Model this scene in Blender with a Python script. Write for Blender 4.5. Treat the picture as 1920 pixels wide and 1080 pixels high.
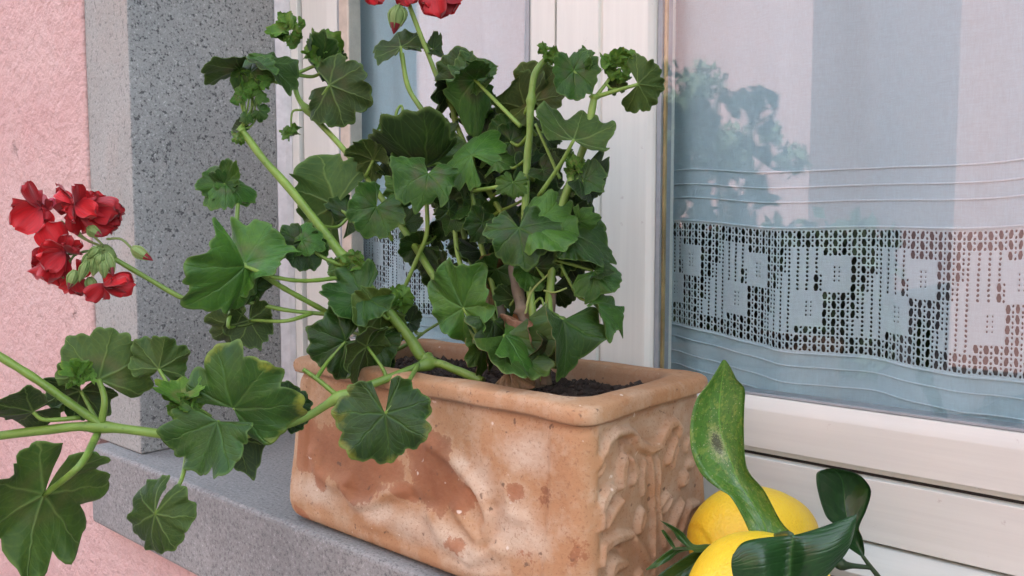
import bpy, bmesh, math, random
import numpy as np
from mathutils import Vector, Matrix
for o in list(bpy.data.objects): bpy.data.objects.remove(o)
scene = bpy.context.scene
COL = scene.collection

# ------------------------------------------------------------------ camera
FPX, HZ, YVP, CH = 1612.0, 420.0, 2380.0, 0.30      # focal length (px at 1920), horizon row, wall-normal vanishing point, height over sill
PITCH = math.atan((540 - HZ) / FPX)
YAW = math.atan((YVP - 960) * math.cos(PITCH) / FPX)
FL = np.array([-math.sin(YAW), math.cos(YAW), 0.0]); UP = np.array([0, 0, 1.0])
CF = math.cos(PITCH) * FL - math.sin(PITCH) * UP
CR = np.array([math.cos(YAW), math.sin(YAW), 0.0]); CU = np.cross(CR, CF)
CC = np.array([0, 0, CH])
cam = bpy.data.cameras.new('camera'); cam_o = bpy.data.objects.new('camera', cam); COL.objects.link(cam_o)
cam.sensor_width = 36; cam.lens = FPX / 1920 * 36; cam.clip_start = 0.02; cam.clip_end = 500
M = Matrix.Identity(4)
for i in range(3):
    M[i][0] = CR[i]; M[i][1] = CU[i]; M[i][2] = -CF[i]; M[i][3] = CC[i]
cam_o.matrix_world = M
scene.camera = cam_o
scene.render.resolution_x = 1024; scene.render.resolution_y = 576

# ------------------------------------------------------------------ light: open shade; the sun stands behind this house and lights the far side of the street
SUN_EL, SUN_AZ = math.radians(50), math.radians(180 - 22)     # azimuth measured from straight out of the wall towards the right
world = bpy.data.worlds.new('World'); scene.world = world; world.use_nodes = True
wn = world.node_tree.nodes; wl = world.node_tree.links
sky = wn.new('ShaderNodeTexSky'); sky.sky_type = 'NISHITA'; sky.sun_disc = False
sky.sun_elevation = SUN_EL; sky.dust_density = 2.6; sky.ozone_density = 1.0; sky.air_density = 1.0
sun_dir = Vector((math.sin(SUN_AZ) * math.cos(SUN_EL), -math.cos(SUN_AZ) * math.cos(SUN_EL), math.sin(SUN_EL)))
sky.sun_rotation = math.atan2(sun_dir.x, sun_dir.y)
hs = wn.new('ShaderNodeHueSaturation'); hs.inputs['Saturation'].default_value = 0.52
bg = wn['Background']; bg.inputs['Strength'].default_value = 0.15
wl.new(sky.outputs[0], hs.inputs['Color']); wl.new(hs.outputs[0], bg.inputs['Color'])
sl = bpy.data.lights.new('sun', 'SUN'); sl.energy = 1.0; sl.angle = math.radians(.6); sl.color = (1.0, 0.975, 0.94)
so = bpy.data.objects.new('sun', sl); COL.objects.link(so); so.location = (-2, -3, 5)
so.rotation_euler = sun_dir.to_track_quat('Z', 'Y').to_euler()
vs = scene.view_settings; vs.view_transform = 'Standard'; vs.look = 'None'; vs.gamma = 1; vs.use_curve_mapping = False
vs.exposure = 2.97
scene.cycles.max_bounces = 8; scene.cycles.transparent_max_bounces = 16

# ------------------------------------------------------------------ helpers
def ray(x, y): return CF + CR * (x - 960) / FPX - CU * (y - 540) / FPX
def pt(x, y, d): return CC + ray(x, y) * d
def onz(x, y, z): r = ray(x, y); return CC + r * (z - CH) / r[2]
def ony(x, y, Y): r = ray(x, y); return CC + r * Y / r[1]
def onx(x, y, X): r = ray(x, y); return CC + r * X / r[0]

def mk(name, verts, faces, mat, parent=None, smooth=True, uv=None, attrs=None, matidx=None):
    me = bpy.data.meshes.new(name)
    me.from_pydata([tuple(map(float, v)) for v in verts], [], [tuple(int(i) for i in f) for f in faces])
    for m in (mat if isinstance(mat, (list, tuple)) else [mat]): me.materials.append(m)
    if smooth: me.polygons.foreach_set('use_smooth', [True] * len(me.polygons))
    if matidx is not None: me.polygons.foreach_set('material_index', matidx)
    if uv is not None:
        ul = me.uv_layers.new(name='UVMap'); li = np.zeros(len(me.loops), dtype=np.int32); me.loops.foreach_get('vertex_index', li)
        ul.data.foreach_set('uv', np.asarray(uv, dtype=np.float32)[li].ravel())
    if attrs:
        for k, a in attrs.items():
            at = me.attributes.new(k, 'FLOAT', 'POINT'); at.data.foreach_set('value', np.asarray(a, dtype=np.float32))
    me.update()
    o = bpy.data.objects.new(name, me); COL.objects.link(o)
    if parent is not None: adopt(o, parent)
    return o

def wloc(o):
    v = Vector(o.location)
    return v if o.parent is None else v
def adopt(o, parent):
    o.parent = parent
    # the top empty carries the only offset; parts are written in world coordinates
    root = parent
    while root.parent is not None: root = root.parent
    if parent is root: o.matrix_parent_inverse = Matrix.Translation(-Vector(root.location))
def tag(o, label=None, cat=None, group=None, kind=None):
    if label: o['label'] = label
    if cat: o['category'] = cat
    if group: o['group'] = group
    if kind: o['kind'] = kind
    return o
def thing(name, label, cat, loc, group=None):
    o = bpy.data.objects.new(name, None); COL.objects.link(o); o.location = loc; o.empty_display_size = 0.02
    return tag(o, label, cat, group)

def box(name, x0, x1, y0, y1, z0, z1, mat, parent=None, bev=0.0, seg=2):
    bm = bmesh.new(); bmesh.ops.create_cube(bm, size=1)
    for v in bm.verts:
        v.co = Vector(((x0 + x1) / 2 + v.co.x * (x1 - x0), (y0 + y1) / 2 + v.co.y * (y1 - y0), (z0 + z1) / 2 + v.co.z * (z1 - z0)))
    if bev: bmesh.ops.bevel(bm, geom=bm.edges[:], offset=bev, segments=seg, affect='EDGES', profile=0.5)
    me = bpy.data.meshes.new(name); bm.to_mesh(me); bm.free(); me.materials.append(mat)
    o = bpy.data.objects.new(name, me); COL.objects.link(o)
    if parent is not None: adopt(o, parent)
    return o

def prism(name, prof, axis, a, b, mat, parent=None):
    """closed profile of 2-D points swept along one axis: axis 'x' takes (y,z) points, 'z' takes (x,y)"""
    n = len(prof); vs_ = []
    for c in (a, b):
        for p in prof: vs_.append((c, p[0], p[1]) if axis == 'x' else (p[0], p[1], c))
    fs = [(i, (i + 1) % n, n + (i + 1) % n, n + i) for i in range(n)] + [tuple(range(n))[::-1], tuple(range(n, 2 * n))]
    o = mk(name, vs_, fs, mat, parent, smooth=False)
    bm = bmesh.new(); bm.from_mesh(o.data); bmesh.ops.recalc_face_normals(bm, faces=bm.faces[:])
    bmesh.ops.bevel(bm, geom=bm.edges[:], offset=0.0009, segments=2, affect='EDGES', profile=0.5)
    bm.to_mesh(o.data); bm.free()
    return o

def catmull(P, n):
    P = np.asarray(P, float)
    if len(P) == 2: P = np.array([P[0], (P[0] * 2 + P[1]) / 3, (P[0] + P[1] * 2) / 3, P[1]])
    Q = np.vstack([2 * P[0] - P[1], P, 2 * P[-1] - P[-2]]); out = []
    m = len(P) - 1
    for k in range(n):
        u = k / (n - 1) * m; i = min(int(u), m - 1); t = u - i
        a, b, c, d = Q[i], Q[i + 1], Q[i + 2], Q[i + 3]
        out.append(0.5 * (2 * b + (c - a) * t + (2 * a - 5 * b + 4 * c - d) * t * t + (3 * b - a - 3 * c + d) * t ** 3))
    return np.array(out)

def tube_geo(P, rad, n=8, cap=True):
    P = np.asarray(P); rad = np.asarray(rad); T = np.gradient(P, axis=0); T /= np.linalg.norm(T, axis=1)[:, None] + 1e-12
    ref = np.array([0.13, 0.21, 0.97]); V = []
    u = np.cross(T[0], ref); u /= np.linalg.norm(u)
    for p, t, r in zip(P, T, rad):
        u = u - t * (u @ t); u /= np.linalg.norm(u); w = np.cross(t, u)
        for k in range(n):
            a = 2 * math.pi * k / n; V.append(p + r * (math.cos(a) * u + math.sin(a) * w))
    Fc = []
    for i in range(len(P) - 1):
        for k in range(n):
            a, b = i * n + k, i * n + (k + 1) % n
            Fc.append((a, b, b + n, a + n))
    if cap: Fc += [tuple(range(n))[::-1], tuple(range(len(V) - n, len(V)))]
    return V, Fc

class Geo:
    def __init__(s): s.v = []; s.f = []; s.m = []; s.uv = []
    def add(s, V, Fc, mi=0, uv=None):
        k = len(s.v); s.v += [tuple(map(float, p)) for p in V]; s.f += [tuple(int(i) + k for i in f) for f in Fc]; s.m += [mi] * len(Fc)
        s.uv += [tuple(u) for u in uv] if uv is not None else [(0.0, 0.0)] * len(V)
    def build(s, name, mat, parent=None, smooth=True): return mk(name, s.v, s.f, mat, parent, smooth, uv=s.uv, matidx=s.m)

# ------------------------------------------------------------------ materials
def mat(name):
    m = bpy.data.materials.new(name); m.use_nodes = True
    nt = m.node_tree; b = nt.nodes['Principled BSDF']
    return m, nt, b
class N:
    """small node-graph helper"""
    def __init__(s, nt): s.nt = nt; s.c = None
    def new(s, t, **kw):
        n = s.nt.nodes.new(t)
        for k, v in kw.items(): setattr(n, k, v)
        return n
    def link(s, a, b): s.nt.links.new(a, b)
    def coord(s, out='Object'):
        if s.c is None: s.c = s.new('ShaderNodeTexCoord')
        return s.c.outputs[out]
    def mapping(s, scale, src=None):
        m = s.new('ShaderNodeMapping'); s.link(src or s.coord(), m.inputs[0]); m.inputs['Scale'].default_value = scale; return m.outputs[0]
    def noise(s, scale, detail=4, rough=0.55, src=None, dist=0.0):
        n = s.new('ShaderNodeTexNoise'); n.inputs['Scale'].default_value = scale; n.inputs['Detail'].default_value = detail
        n.inputs['Roughness'].default_value = rough; n.inputs['Distortion'].default_value = dist
        s.link(src or s.coord(), n.inputs['Vector']); return n.outputs[0]
    def voronoi(s, scale, src=None, out='Distance', feature='F1'):
        n = s.new('ShaderNodeTexVoronoi'); n.feature = feature; n.inputs['Scale'].default_value = scale
        s.link(src or s.coord(), n.inputs['Vector']); return n.outputs[out]
    def ramp(s, fac, stops, interp='LINEAR'):
        n = s.new('ShaderNodeValToRGB'); cr = n.color_ramp; cr.interpolation = interp
        while len(cr.elements) < len(stops): cr.elements.new(0.5)
        for e, (p, c) in zip(cr.elements, stops):
            e.position = p; e.color = (c, c, c, 1) if isinstance(c, (int, float)) else (*c, 1)
        s.link(fac, n.inputs[0]); return n.outputs[0]
    def mix(s, fac, a, b, mode='MIX'):
        n = s.new('ShaderNodeMix', data_type='RGBA', blend_type=mode)
        for sock, v in ((n.inputs[0], fac), (n.inputs[6], a), (n.inputs[7], b)):
            if isinstance(v, (int, float)): sock.default_value = v
            elif isinstance(v, tuple): sock.default_value = (*v, 1)
            else: s.link(v, sock)
        return n.outputs[2]
    def math(s, op, a, b=None, c=None, clamp=False):
        n = s.new('ShaderNodeMath', operation=op, use_clamp=clamp)
        for i, v in enumerate((a, b, c)):
            if v is None: continue
            if isinstance(v, (int, float)): n.inputs[i].default_value = v
            else: s.link(v, n.inputs[i])
        return n.outputs[0]
    def attr(s, name, out='Fac'):
        n = s.new('ShaderNodeAttribute', attribute_name=name); return n.outputs[out]
    def bump(s, h, strength, dist, nrm=None):
        n = s.new('ShaderNodeBump'); n.inputs['Strength'].default_value = strength; n.inputs['Distance'].default_value = dist
        s.link(h, n.inputs['Height'])
        if nrm is not None: s.link(nrm, n.inputs['Normal'])
        return n.outputs[0]

def m_stucco():
    m, nt, b = mat('pink_stucco'); g = N(nt)
    big = g.noise(5, 4, .6); fine = g.noise(120, 5, .65); mid = g.noise(42, 3, .6)
    col = g.mix(g.ramp(big, [(.33, 0), (.7, 1)]), (.535, .325, .295), (.575, .395, .355))
    col = g.mix(g.math('MULTIPLY', g.ramp(fine, [(.30, 1), (.46, 0)]), .42), col, (.33, .19, .165))
    pits = g.ramp(g.noise(16, 5, .7), [(.27, 1), (.33, 0)])
    col = g.mix(g.math('MULTIPLY', pits, .5), col, (.36, .22, .18))
    g.link(col, b.inputs['Base Color']); b.inputs['Roughness'].default_value = .93
    h = g.math('ADD', g.math('MULTIPLY', fine, .5), g.math('MULTIPLY', mid, .9))
    h = g.math('SUBTRACT', h, g.math('MULTIPLY', pits, .5))
    g.link(g.bump(h, 1.0, .010), b.inputs['Normal']); return m
def m_stone(front):
    m, nt, b = mat('stone_weathered' if front else 'stone_grey'); g = N(nt)
    big = g.noise(6, 5, .6); f1 = g.noise(330, 4, .75); f2 = g.noise(165, 3, .6); v = g.voronoi(95)
    if front:
        col = g.mix(g.ramp(big, [(.35, 0), (.68, 1)]), (.265, .27, .24), (.345, .35, .32))
        col = g.mix(g.ramp(g.noise(11, 3, .6), [(.5, 0), (.7, .5)]), col, (.33, .285, .24))
        amt = .45
    else:
        col = g.mix(g.ramp(big, [(.35, 0), (.68, 1)]), (.235, .25, .238), (.31, .325, .31)); amt = 1.05
    dark = g.ramp(f1, [(.37, 1), (.46, 0)])
    pit = g.math('MULTIPLY', g.ramp(f2, [(.35, 1), (.42, 0)]), 1)
    light = g.ramp(f1, [(.58, 0), (.70, 1)])
    col = g.mix(g.math('MULTIPLY', light, .7 * amt), col, (.62, .63, .62))
    col = g.mix(g.math('MULTIPLY', dark, .75 * amt), col, (.085, .09, .092))
    col = g.mix(g.math('MULTIPLY', pit, .8 * amt), col, (.055, .06, .062))
    g.link(col, b.inputs['Base Color']); b.inputs['Roughness'].default_value = .9
    h = g.math('ADD', g.math('MULTIPLY', f1, .6), f2)
    g.link(g.bump(h, .45 if front else .6, .0025), b.inputs['Normal']); return m
def m_paint(name='white_paint', axis='z', colr=(.745, .775, .70)):
    m, nt, b = mat(name); g = N(nt)
    sc = {'z': (140, 140, 5), 'x': (5, 140, 140)}[axis]
    gr = g.noise(1.0, 5, .6, g.mapping(sc)); big = g.noise(7, 3)
    c2 = tuple(c * .94 for c in colr)
    col = g.mix(g.ramp(gr, [(.35, 0), (.62, 1)]), c2, colr)
    col = g.mix(g.ramp(big, [(.4, 0), (.75, .35)]), col, (.64, .67, .62))
    col = g.mix(g.ramp(g.noise(55, 4, .7), [(.27, .5), (.33, 0)]), col, (.42, .38, .34))
    g.link(col, b.inputs['Base Color']); b.inputs['Roughness'].default_value = .5
    g.link(g.bump(gr, .22, .0009), b.inputs['Normal']); return m
def m_plain(name, c, rough=.6, metal=0.0, var=.15, sc=60):
    m, nt, b = mat(name); g = N(nt)
    col = g.mix(g.ramp(g.noise(sc, 4), [(.3, 0), (.7, 1)]), tuple(x * (1 - var) for x in c), tuple(min(1, x * (1 + var)) for x in c))
    g.link(col, b.inputs['Base Color']); b.inputs['Roughness'].default_value = rough; b.inputs['Metallic'].default_value = metal
    return m
def m_glass():
    m, nt, b = mat('window_glass'); g = N(nt); nt.nodes.remove(b)
    out = nt.nodes['Material Output']
    tr = g.new('ShaderNodeBsdfTransparent'); tr.inputs[0].default_value = (.95, .98, .985, 1)
    gl = g.new('ShaderNodeBsdfGlossy'); gl.inputs['Roughness'].default_value = .018
    lw = g.new('ShaderNodeLayerWeight'); lw.inputs['Blend'].default_value = .5
    fac = g.math('ADD', g.math('MULTIPLY', g.math('POWER', lw.outputs['Facing'], 4.0)  , .75), .075, clamp=True)
    mx = g.new('ShaderNodeMixShader'); g.link(fac, mx.inputs[0]); g.link(tr.outputs[0], mx.inputs[1]); g.link(gl.outputs[0], mx.inputs[2])
    g.link(mx.outputs[0], out.inputs[0]); return m
def m_cloth(name, colr, sheer):
    m, nt, b = mat(name); g = N(nt); out = nt.nodes['Material Output']
    th = g.noise(1.0, 3, .6, g.mapping((1500, 110, 110))); tv = g.noise(1.0, 3, .6, g.mapping((110, 110, 1500)))
    t = g.math('MULTIPLY', g.math('ADD', th, tv), .5)
    col = g.mix(g.ramp(t, [(.38, 0), (.62, 1)]), tuple(c * .9 for c in colr), colr)
    g.link(col, b.inputs['Base Color']); b.inputs['Roughness'].default_value = .95
    tl = g.new('ShaderNodeBsdfTranslucent'); g.link(col, tl.inputs[0])
    m1 = g.new('ShaderNodeMixShader'); m1.inputs[0].default_value = .25; g.link(b.outputs[0], m1.inputs[1]); g.link(tl.outputs[0], m1.inputs[2])
    tr = g.new('ShaderNodeBsdfTransparent'); m2 = g.new('ShaderNodeMixShader')
    g.link(g.ramp(t, [(.38, sheer * 1.35), (.62, sheer * .7)]), m2.inputs[0])
    g.link(m1.outputs[0], m2.inputs[1]); g.link(tr.outputs[0], m2.inputs[2]); g.link(m2.outputs[0], out.inputs[0])
    g.link(g.bump(t, .2, .0006), b.inputs['Normal']); return m
def m_terracotta():
    m, nt, b = mat('terracotta'); g = N(nt)
    big = g.noise(9, 5, .6, dist=.6); mid = g.noise(38, 5, .65); fine = g.noise(260, 4, .7); spk = g.noise(120, 2, .5)
    col = g.mix(g.ramp(big, [(.32, 0), (.68, 1)]), (.365, .178, .074), (.445, .262, .134))
    col = g.mix(g.ramp(mid, [(.45, 0), (.75, .55)]), col, (.50, .36, .22))
    col = g.mix(g.math('MULTIPLY', g.math('ADD', g.attr('pale'), g.math('MULTIPLY', g.math('SUBTRACT', mid, .5), 1.6)), .72, clamp=True), col, (.57, .465, .345))
    rn = g.math('ADD', g.math('MULTIPLY', g.math('SUBTRACT', mid, .5), 1.9), g.math('MULTIPLY', g.math('SUBTRACT', fine, .5), .7))
    rust = g.ramp(g.math('ADD', g.attr('rust'), rn), [(.36, 0), (.46, .8), (.85, 1)])
    rcol = g.mix(g.ramp(big, [(.4, 0), (.6, 1)]), (.20, .065, .022), (.33, .125, .05))
    col = g.mix(g.math('MULTIPLY', rust, .88), col, rcol)
    dirt_shade = g.math('ADD', g.math('MULTIPLY', g.attr('dirt_shade'), 1.0), g.math('MULTIPLY', g.math('SUBTRACT', big, .62), .9), clamp=True)
    col = g.mix(g.math('MULTIPLY', dirt_shade, .6), col, (.17, .115, .075))
    col = g.mix(g.ramp(g.noise(420, 3, .7), [(.34, .55), (.44, 0)]), col, (.25, .12, .055))
    col = g.mix(g.math('MULTIPLY', g.ramp(spk, [(.25, 1), (.31, 0)]), .75), col, (.11, .06, .035))
    col = g.mix(g.math('MULTIPLY', g.ramp(spk, [(.72, 0), (.77, 1)]), .6), col, (.78, .70, .58))
    g.link(col, b.inputs['Base Color']); b.inputs['Roughness'].default_value = .82
    h = g.math('ADD', g.math('MULTIPLY', fine, .35), mid)
    g.link(g.bump(h, .6, .002), b.inputs['Normal']); return m
def m_soil():
    m, nt, b = mat('soil'); g = N(nt)
    f = g.noise(140, 6, .7)
    col = g.mix(g.ramp(f, [(.35, 0), (.62, 1)]), (.014, .010, .007), (.060, .041, .029))
    col = g.mix(g.ramp(g.noise(330, 2, .5), [(.66, 0), (.72, .7)]), col, (.22, .17, .12))
    g.link(col, b.inputs['Base Color']); b.inputs['Roughness'].default_value = .95
    g.link(g.bump(f, 1.0, .004), b.inputs['Normal']); return m

def m_leaf(name, under=False, dry=False):
    """geranium blade: uv is the blade's own plane (petiole at 0,0), main veins every 50 degrees"""
    m, nt, b = mat(name); g = N(nt); out = nt.nodes['Material Output']
    uvn = g.new('ShaderNodeUVMap'); sp = g.new('ShaderNodeSeparateXYZ'); g.link(uvn.outputs[0], sp.inputs[0])
    x, y = sp.outputs[0], sp.outputs[1]
    ang = g.math('ARCTAN2', x, y)
    r = g.math('SQRT', g.math('ADD', g.math('MULTIPLY', x, x), g.math('MULTIPLY', y, y)))
    S = math.radians(50)
    wob = g.math('MULTIPLY', g.math('SUBTRACT', g.noise(3.5, 2, .5, uvn.outputs[0]), .5), .22)
    da = g.math('SUBTRACT', g.math('PINGPONG', g.math('ADD', g.math('ADD', ang, wob), S * 20 + S / 2), S / 2), 0.0)
    off = g.math('SUBTRACT', S / 2, da)                              # angle to the nearest main vein
    dist = g.math('ABSOLUTE', g.math('MULTIPLY', r, g.math('SINE', off)))
    wdt = g.math('ADD', g.math('MULTIPLY', g.math('SUBTRACT', 1.05, r), .034), .007)
    vein = g.math('SUBTRACT', 1.0, g.math('DIVIDE', dist, wdt), clamp=True)
    # side veins leave the main ones obliquely
    ph = g.math('SUBTRACT', g.math('MULTIPLY', r, 34.0), g.math('MULTIPLY', g.math('ABSOLUTE', off), 34.0))
    side = g.math('POWER', g.math('ADD', g.math('MULTIPLY', g.math('SINE', ph), .5), .5), 9.0)
    side = g.math('MULTIPLY', side, g.ramp(r, [(.2, 0), (.5, .65)]))
    oi = g.new('ShaderNodeObjectInfo')
    ns = g.noise(2.2, 4, .6, uvn.outputs[0]); n2 = g.noise(16, 4, .6, uvn.outputs[0])
    if dry:
        base = g.mix(g.ramp(ns, [(.35, 0), (.65, 1)]), (.17, .10, .045), (.30, .22, .12)); vc = (.34, .25, .14)
    elif under:
        base = g.mix(g.ramp(ns, [(.3, 0), (.7, 1)]), (.032, .070, .009), (.066, .120, .018)); vc = (.19, .29, .075)
    else:
        base = g.mix(g.ramp(ns, [(.3, 0), (.7, 1)]), (.016, .056, .005), (.046, .120, .012)); vc = (.12, .24, .045)
    base = g.mix(g.math('MULTIPLY', g.ramp(n2, [(.35, 1), (.6, 0)]), .4), base, (.02, .065, .018) if not dry else (.10, .06, .03))
    if not dry:
        zone = g.math('MULTIPLY', g.ramp(r, [(.16, 0), (.34, 1), (.5, .0)]), g.ramp(oi.outputs['Random'], [(.35, 0), (.9, .4)]))
        base = g.mix(zone, base, (.085, .060, .035) if not under else (.12, .10, .045))
        ed = g.math('MULTIPLY', g.ramp(g.math('MULTIPLY', g.math('ADD', r, g.math('MULTIPLY', ns, .8)), .66), [(.80, 0), (.94, 1)]), oi.outputs['Alpha'], clamp=True)
        base = g.mix(ed, base, (.36, .36, .045))
    base = g.mix(1.0, base, oi.outputs['Color'], 'MULTIPLY')
    col = g.mix(g.math('MULTIPLY', vein, .55 if under else .24), base, vc)
    col = g.mix(g.math('MULTIPLY', side, .16), col, vc)
    col = g.mix(g.math('MULTIPLY', g.ramp(g.attr('rim'), [(.93, 0), (1.0, 1)]), .0 if dry else .5), col, (.15, .26, .06))
    fl = g.ramp(g.noise(34, 2, .5, uvn.outputs[0]), [(.80, 0), (.82, 1)])
    col = g.mix(fl, col, (.55, .55, .42))
    g.link(col, b.inputs['Base Color']); b.inputs['Roughness'].default_value = .46 if not under else .62
    b.inputs['Specular IOR Level'].default_value = .34
    b.inputs['Sheen Weight'].default_value = .04; b.inputs['Sheen Roughness'].default_value = .4
    hh = g.math('ADD', g.math('MULTIPLY', vein, 1.0 if under else -1.0), g.math('MULTIPLY', side, .3 if under else -.45))
    hh = g.math('ADD', hh, g.math('MULTIPLY', n2, .7))
    g.link(g.bump(hh, .55, .0013), b.inputs['Normal'])
    tl = g.new('ShaderNodeBsdfTranslucent'); g.link(g.mix(1.0, col, (1.5, 1.7, .6), 'MULTIPLY'), tl.inputs[0])
    mx = g.new('ShaderNodeMixShader'); mx.inputs[0].default_value = .22
    g.link(b.outputs[0], mx.inputs[1]); g.link(tl.outputs[0], mx.inputs[2]); g.link(mx.outputs[0], out.inputs[0])
    return m
def m_stem(name, c1, c2, rough=.5):
    m, nt, b = mat(name); g = N(nt)
    col = g.mix(g.ramp(g.noise(28, 4, .6), [(.35, 0), (.68, 1)]), c1, c2)
    col = g.mix(g.ramp(g.noise(170, 3, .6), [(.28, .55), (.38, 0)]), col, tuple(x * .45 for x in c1))
    g.link(col, b.inputs['Base Color']); b.inputs['Roughness'].default_value = rough
    b.inputs['Subsurface Weight'].default_value = .08; b.inputs['Subsurface Radius'].default_value = (.3, .5, .1); b.inputs['Subsurface Scale'].default_value = .003
    g.link(g.bump(g.noise(1.0, 3, .6, g.mapping((240, 240, 60))), .3, .001), b.inputs['Normal']); return m
def m_petal(name, c1, c2):
    m, nt, b = mat(name); g = N(nt); out = nt.nodes['Material Output']
    uvn = g.new('ShaderNodeUVMap'); sp = g.new('ShaderNodeSeparateXYZ'); g.link(uvn.outputs[0], sp.inputs[0])
    oi = g.new('ShaderNodeObjectInfo')
    st = g.noise(1.0, 3, .5, g.mapping((16, 2, 1), uvn.outputs[0]))
    f = g.math('ADD', g.math('MULTIPLY', st, .6), g.math('MULTIPLY', oi.outputs['Random'], .5))
    col = g.mix(g.ramp(f, [(.3, 0), (.85, 1)]), c1, c2)
    col = g.mix(g.ramp(sp.outputs[1], [(.0, .8), (.3, 0)]), col, (.16, .004, .012))
    g.link(col, b.inputs['Base Color']); b.inputs['Roughness'].default_value = .5; b.inputs['Sheen Weight'].default_value = .25
    g.link(g.bump(st, .35, .001), b.inputs['Normal'])
    tl = g.new('ShaderNodeBsdfTranslucent'); g.link(col, tl.inputs[0])
    mx = g.new('ShaderNodeMixShader'); mx.inputs[0].default_value = .3
    g.link(b.outputs[0], mx.inputs[1]); g.link(tl.outputs[0], mx.inputs[2]); g.link(mx.outputs[0], out.inputs[0]); return m
def m_lemon():
    m, nt, b = mat('lemon_peel'); g = N(nt)
    v = g.voronoi(430); big = g.noise(26, 3)
    col = g.mix(g.ramp(big, [(.35, 0), (.7, 1)]), (.80, .51, .020), (.86, .61, .035))
    col = g.mix(g.ramp(v, [(.0, .35), (.45, 0)]), col, (.68, .35, .01))
    col = g.mix(g.ramp(g.noise(150, 3, .6), [(.25, .7), (.29, 0)]), col, (.36, .21, .04))
    g.link(col, b.inputs['Base Color']); b.inputs['Roughness'].default_value = .42
    b.inputs['Subsurface Weight'].default_value = .12; b.inputs['Subsurface Radius'].default_value = (1, .6, .1); b.inputs['Subsurface Scale'].default_value = .004
    g.link(g.bump(v, .38, .0012), b.inputs['Normal']); return m
def m_citrus(name, c1, c2, spots=0.0):
    m, nt, b = mat(name); g = N(nt); out = nt.nodes['Material Output']
    uvn = g.new('ShaderNodeUVMap'); sp = g.new('ShaderNodeSeparateXYZ'); g.link(uvn.outputs[0], sp.inputs[0])
    t, s = sp.outputs[0], sp.outputs[1]; at = g.math('ABSOLUTE', t)
    mid = g.math('SUBTRACT', 1.0, g.math('DIVIDE', at, .05), clamp=True)
    ph = g.math('SUBTRACT', g.math('MULTIPLY', s, 62.0), g.math('MULTIPLY', at, 14.0))
    ph = g.math('ADD', ph, g.math('MULTIPLY', g.noise(5, 2, .5, uvn.outputs[0]), 5.0))
    sv = g.math('POWER', g.math('ADD', g.math('MULTIPLY', g.math('SINE', ph), .5), .5), 4.0)
    n1 = g.noise(4, 4, .6, uvn.outputs[0])
    col = g.mix(g.ramp(n1, [(.3, 0), (.7, 1)]), c1, c2)
    col = g.mix(g.math('MULTIPLY', mid, .55), col, tuple(min(1, c * 2.2) for c in c2))
    col = g.mix(g.math('MULTIPLY', sv, .08), col, tuple(min(1, c * 1.9) for c in c2))
    if spots:
        sn = g.noise(2.4, 6, .75, g.mapping((1.6, 10, 1), uvn.outputs[0]))
        col = g.mix(g.ramp(sn, [(.50, 0), (.62, .8)]), col, (.20, .28, .05))
        col = g.mix(g.ramp(g.noise(9, 5, .75, g.mapping((1, 6.5, 1), uvn.outputs[0])), [(.585, 0), (.63, .9)]), col, (.03, .04, .012))
        dt = g.math('MULTIPLY', g.math('ADD', t, .25), 2.2); ds = g.math('MULTIPLY', g.math('SUBTRACT', s, .47), 6.5)
        sc_ = g.math('SUBTRACT', 1.0, g.math('SQRT', g.math('ADD', g.math('MULTIPLY', dt, dt), g.math('MULTIPLY', ds, ds))), clamp=True)
        nz = g.noise(16, 5, .8, g.mapping((1, 6.5, 1), uvn.outputs[0]))
        col = g.mix(g.ramp(g.math('ADD', g.math('MULTIPLY', sc_, .5), g.math('SUBTRACT', nz, .35)), [(.30, 0), (.5, .85)]), col, (.30, .34, .13))
        col = g.mix(g.ramp(g.math('MULTIPLY', sc_, g.noise(26, 4, .8, g.mapping((1, 6.5, 1), uvn.outputs[0]))), [(.30, 0), (.36, .9)]), col, (.035, .04, .015))
        col = g.mix(g.ramp(g.noise(13, 3, .6, g.mapping((1, 6.5, 1), uvn.outputs[0])), [(.64, 0), (.67, .7)]), col, (.42, .42, .26))
    g.link(col, b.inputs['Base Color']); b.inputs['Roughness'].default_value = .3; b.inputs['Specular IOR Level'].default_value = .5
    hh = g.math('ADD', g.math('MULTIPLY', mid, -1.0), g.math('MULTIPLY', sv, -.4))
    g.link(g.bump(hh, .3, .0012), b.inputs['Normal'])
    tl = g.new('ShaderNodeBsdfTranslucent'); g.link(g.mix(1.0, col, (1.4, 1.6, .6), 'MULTIPLY'), tl.inputs[0])
    mx = g.new('ShaderNodeMixShader'); mx.inputs[0].default_value = .15
    g.link(b.outputs[0], mx.inputs[1]); g.link(tl.outputs[0], mx.inputs[2]); g.link(mx.outputs[0], out.inputs[0]); return m

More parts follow.
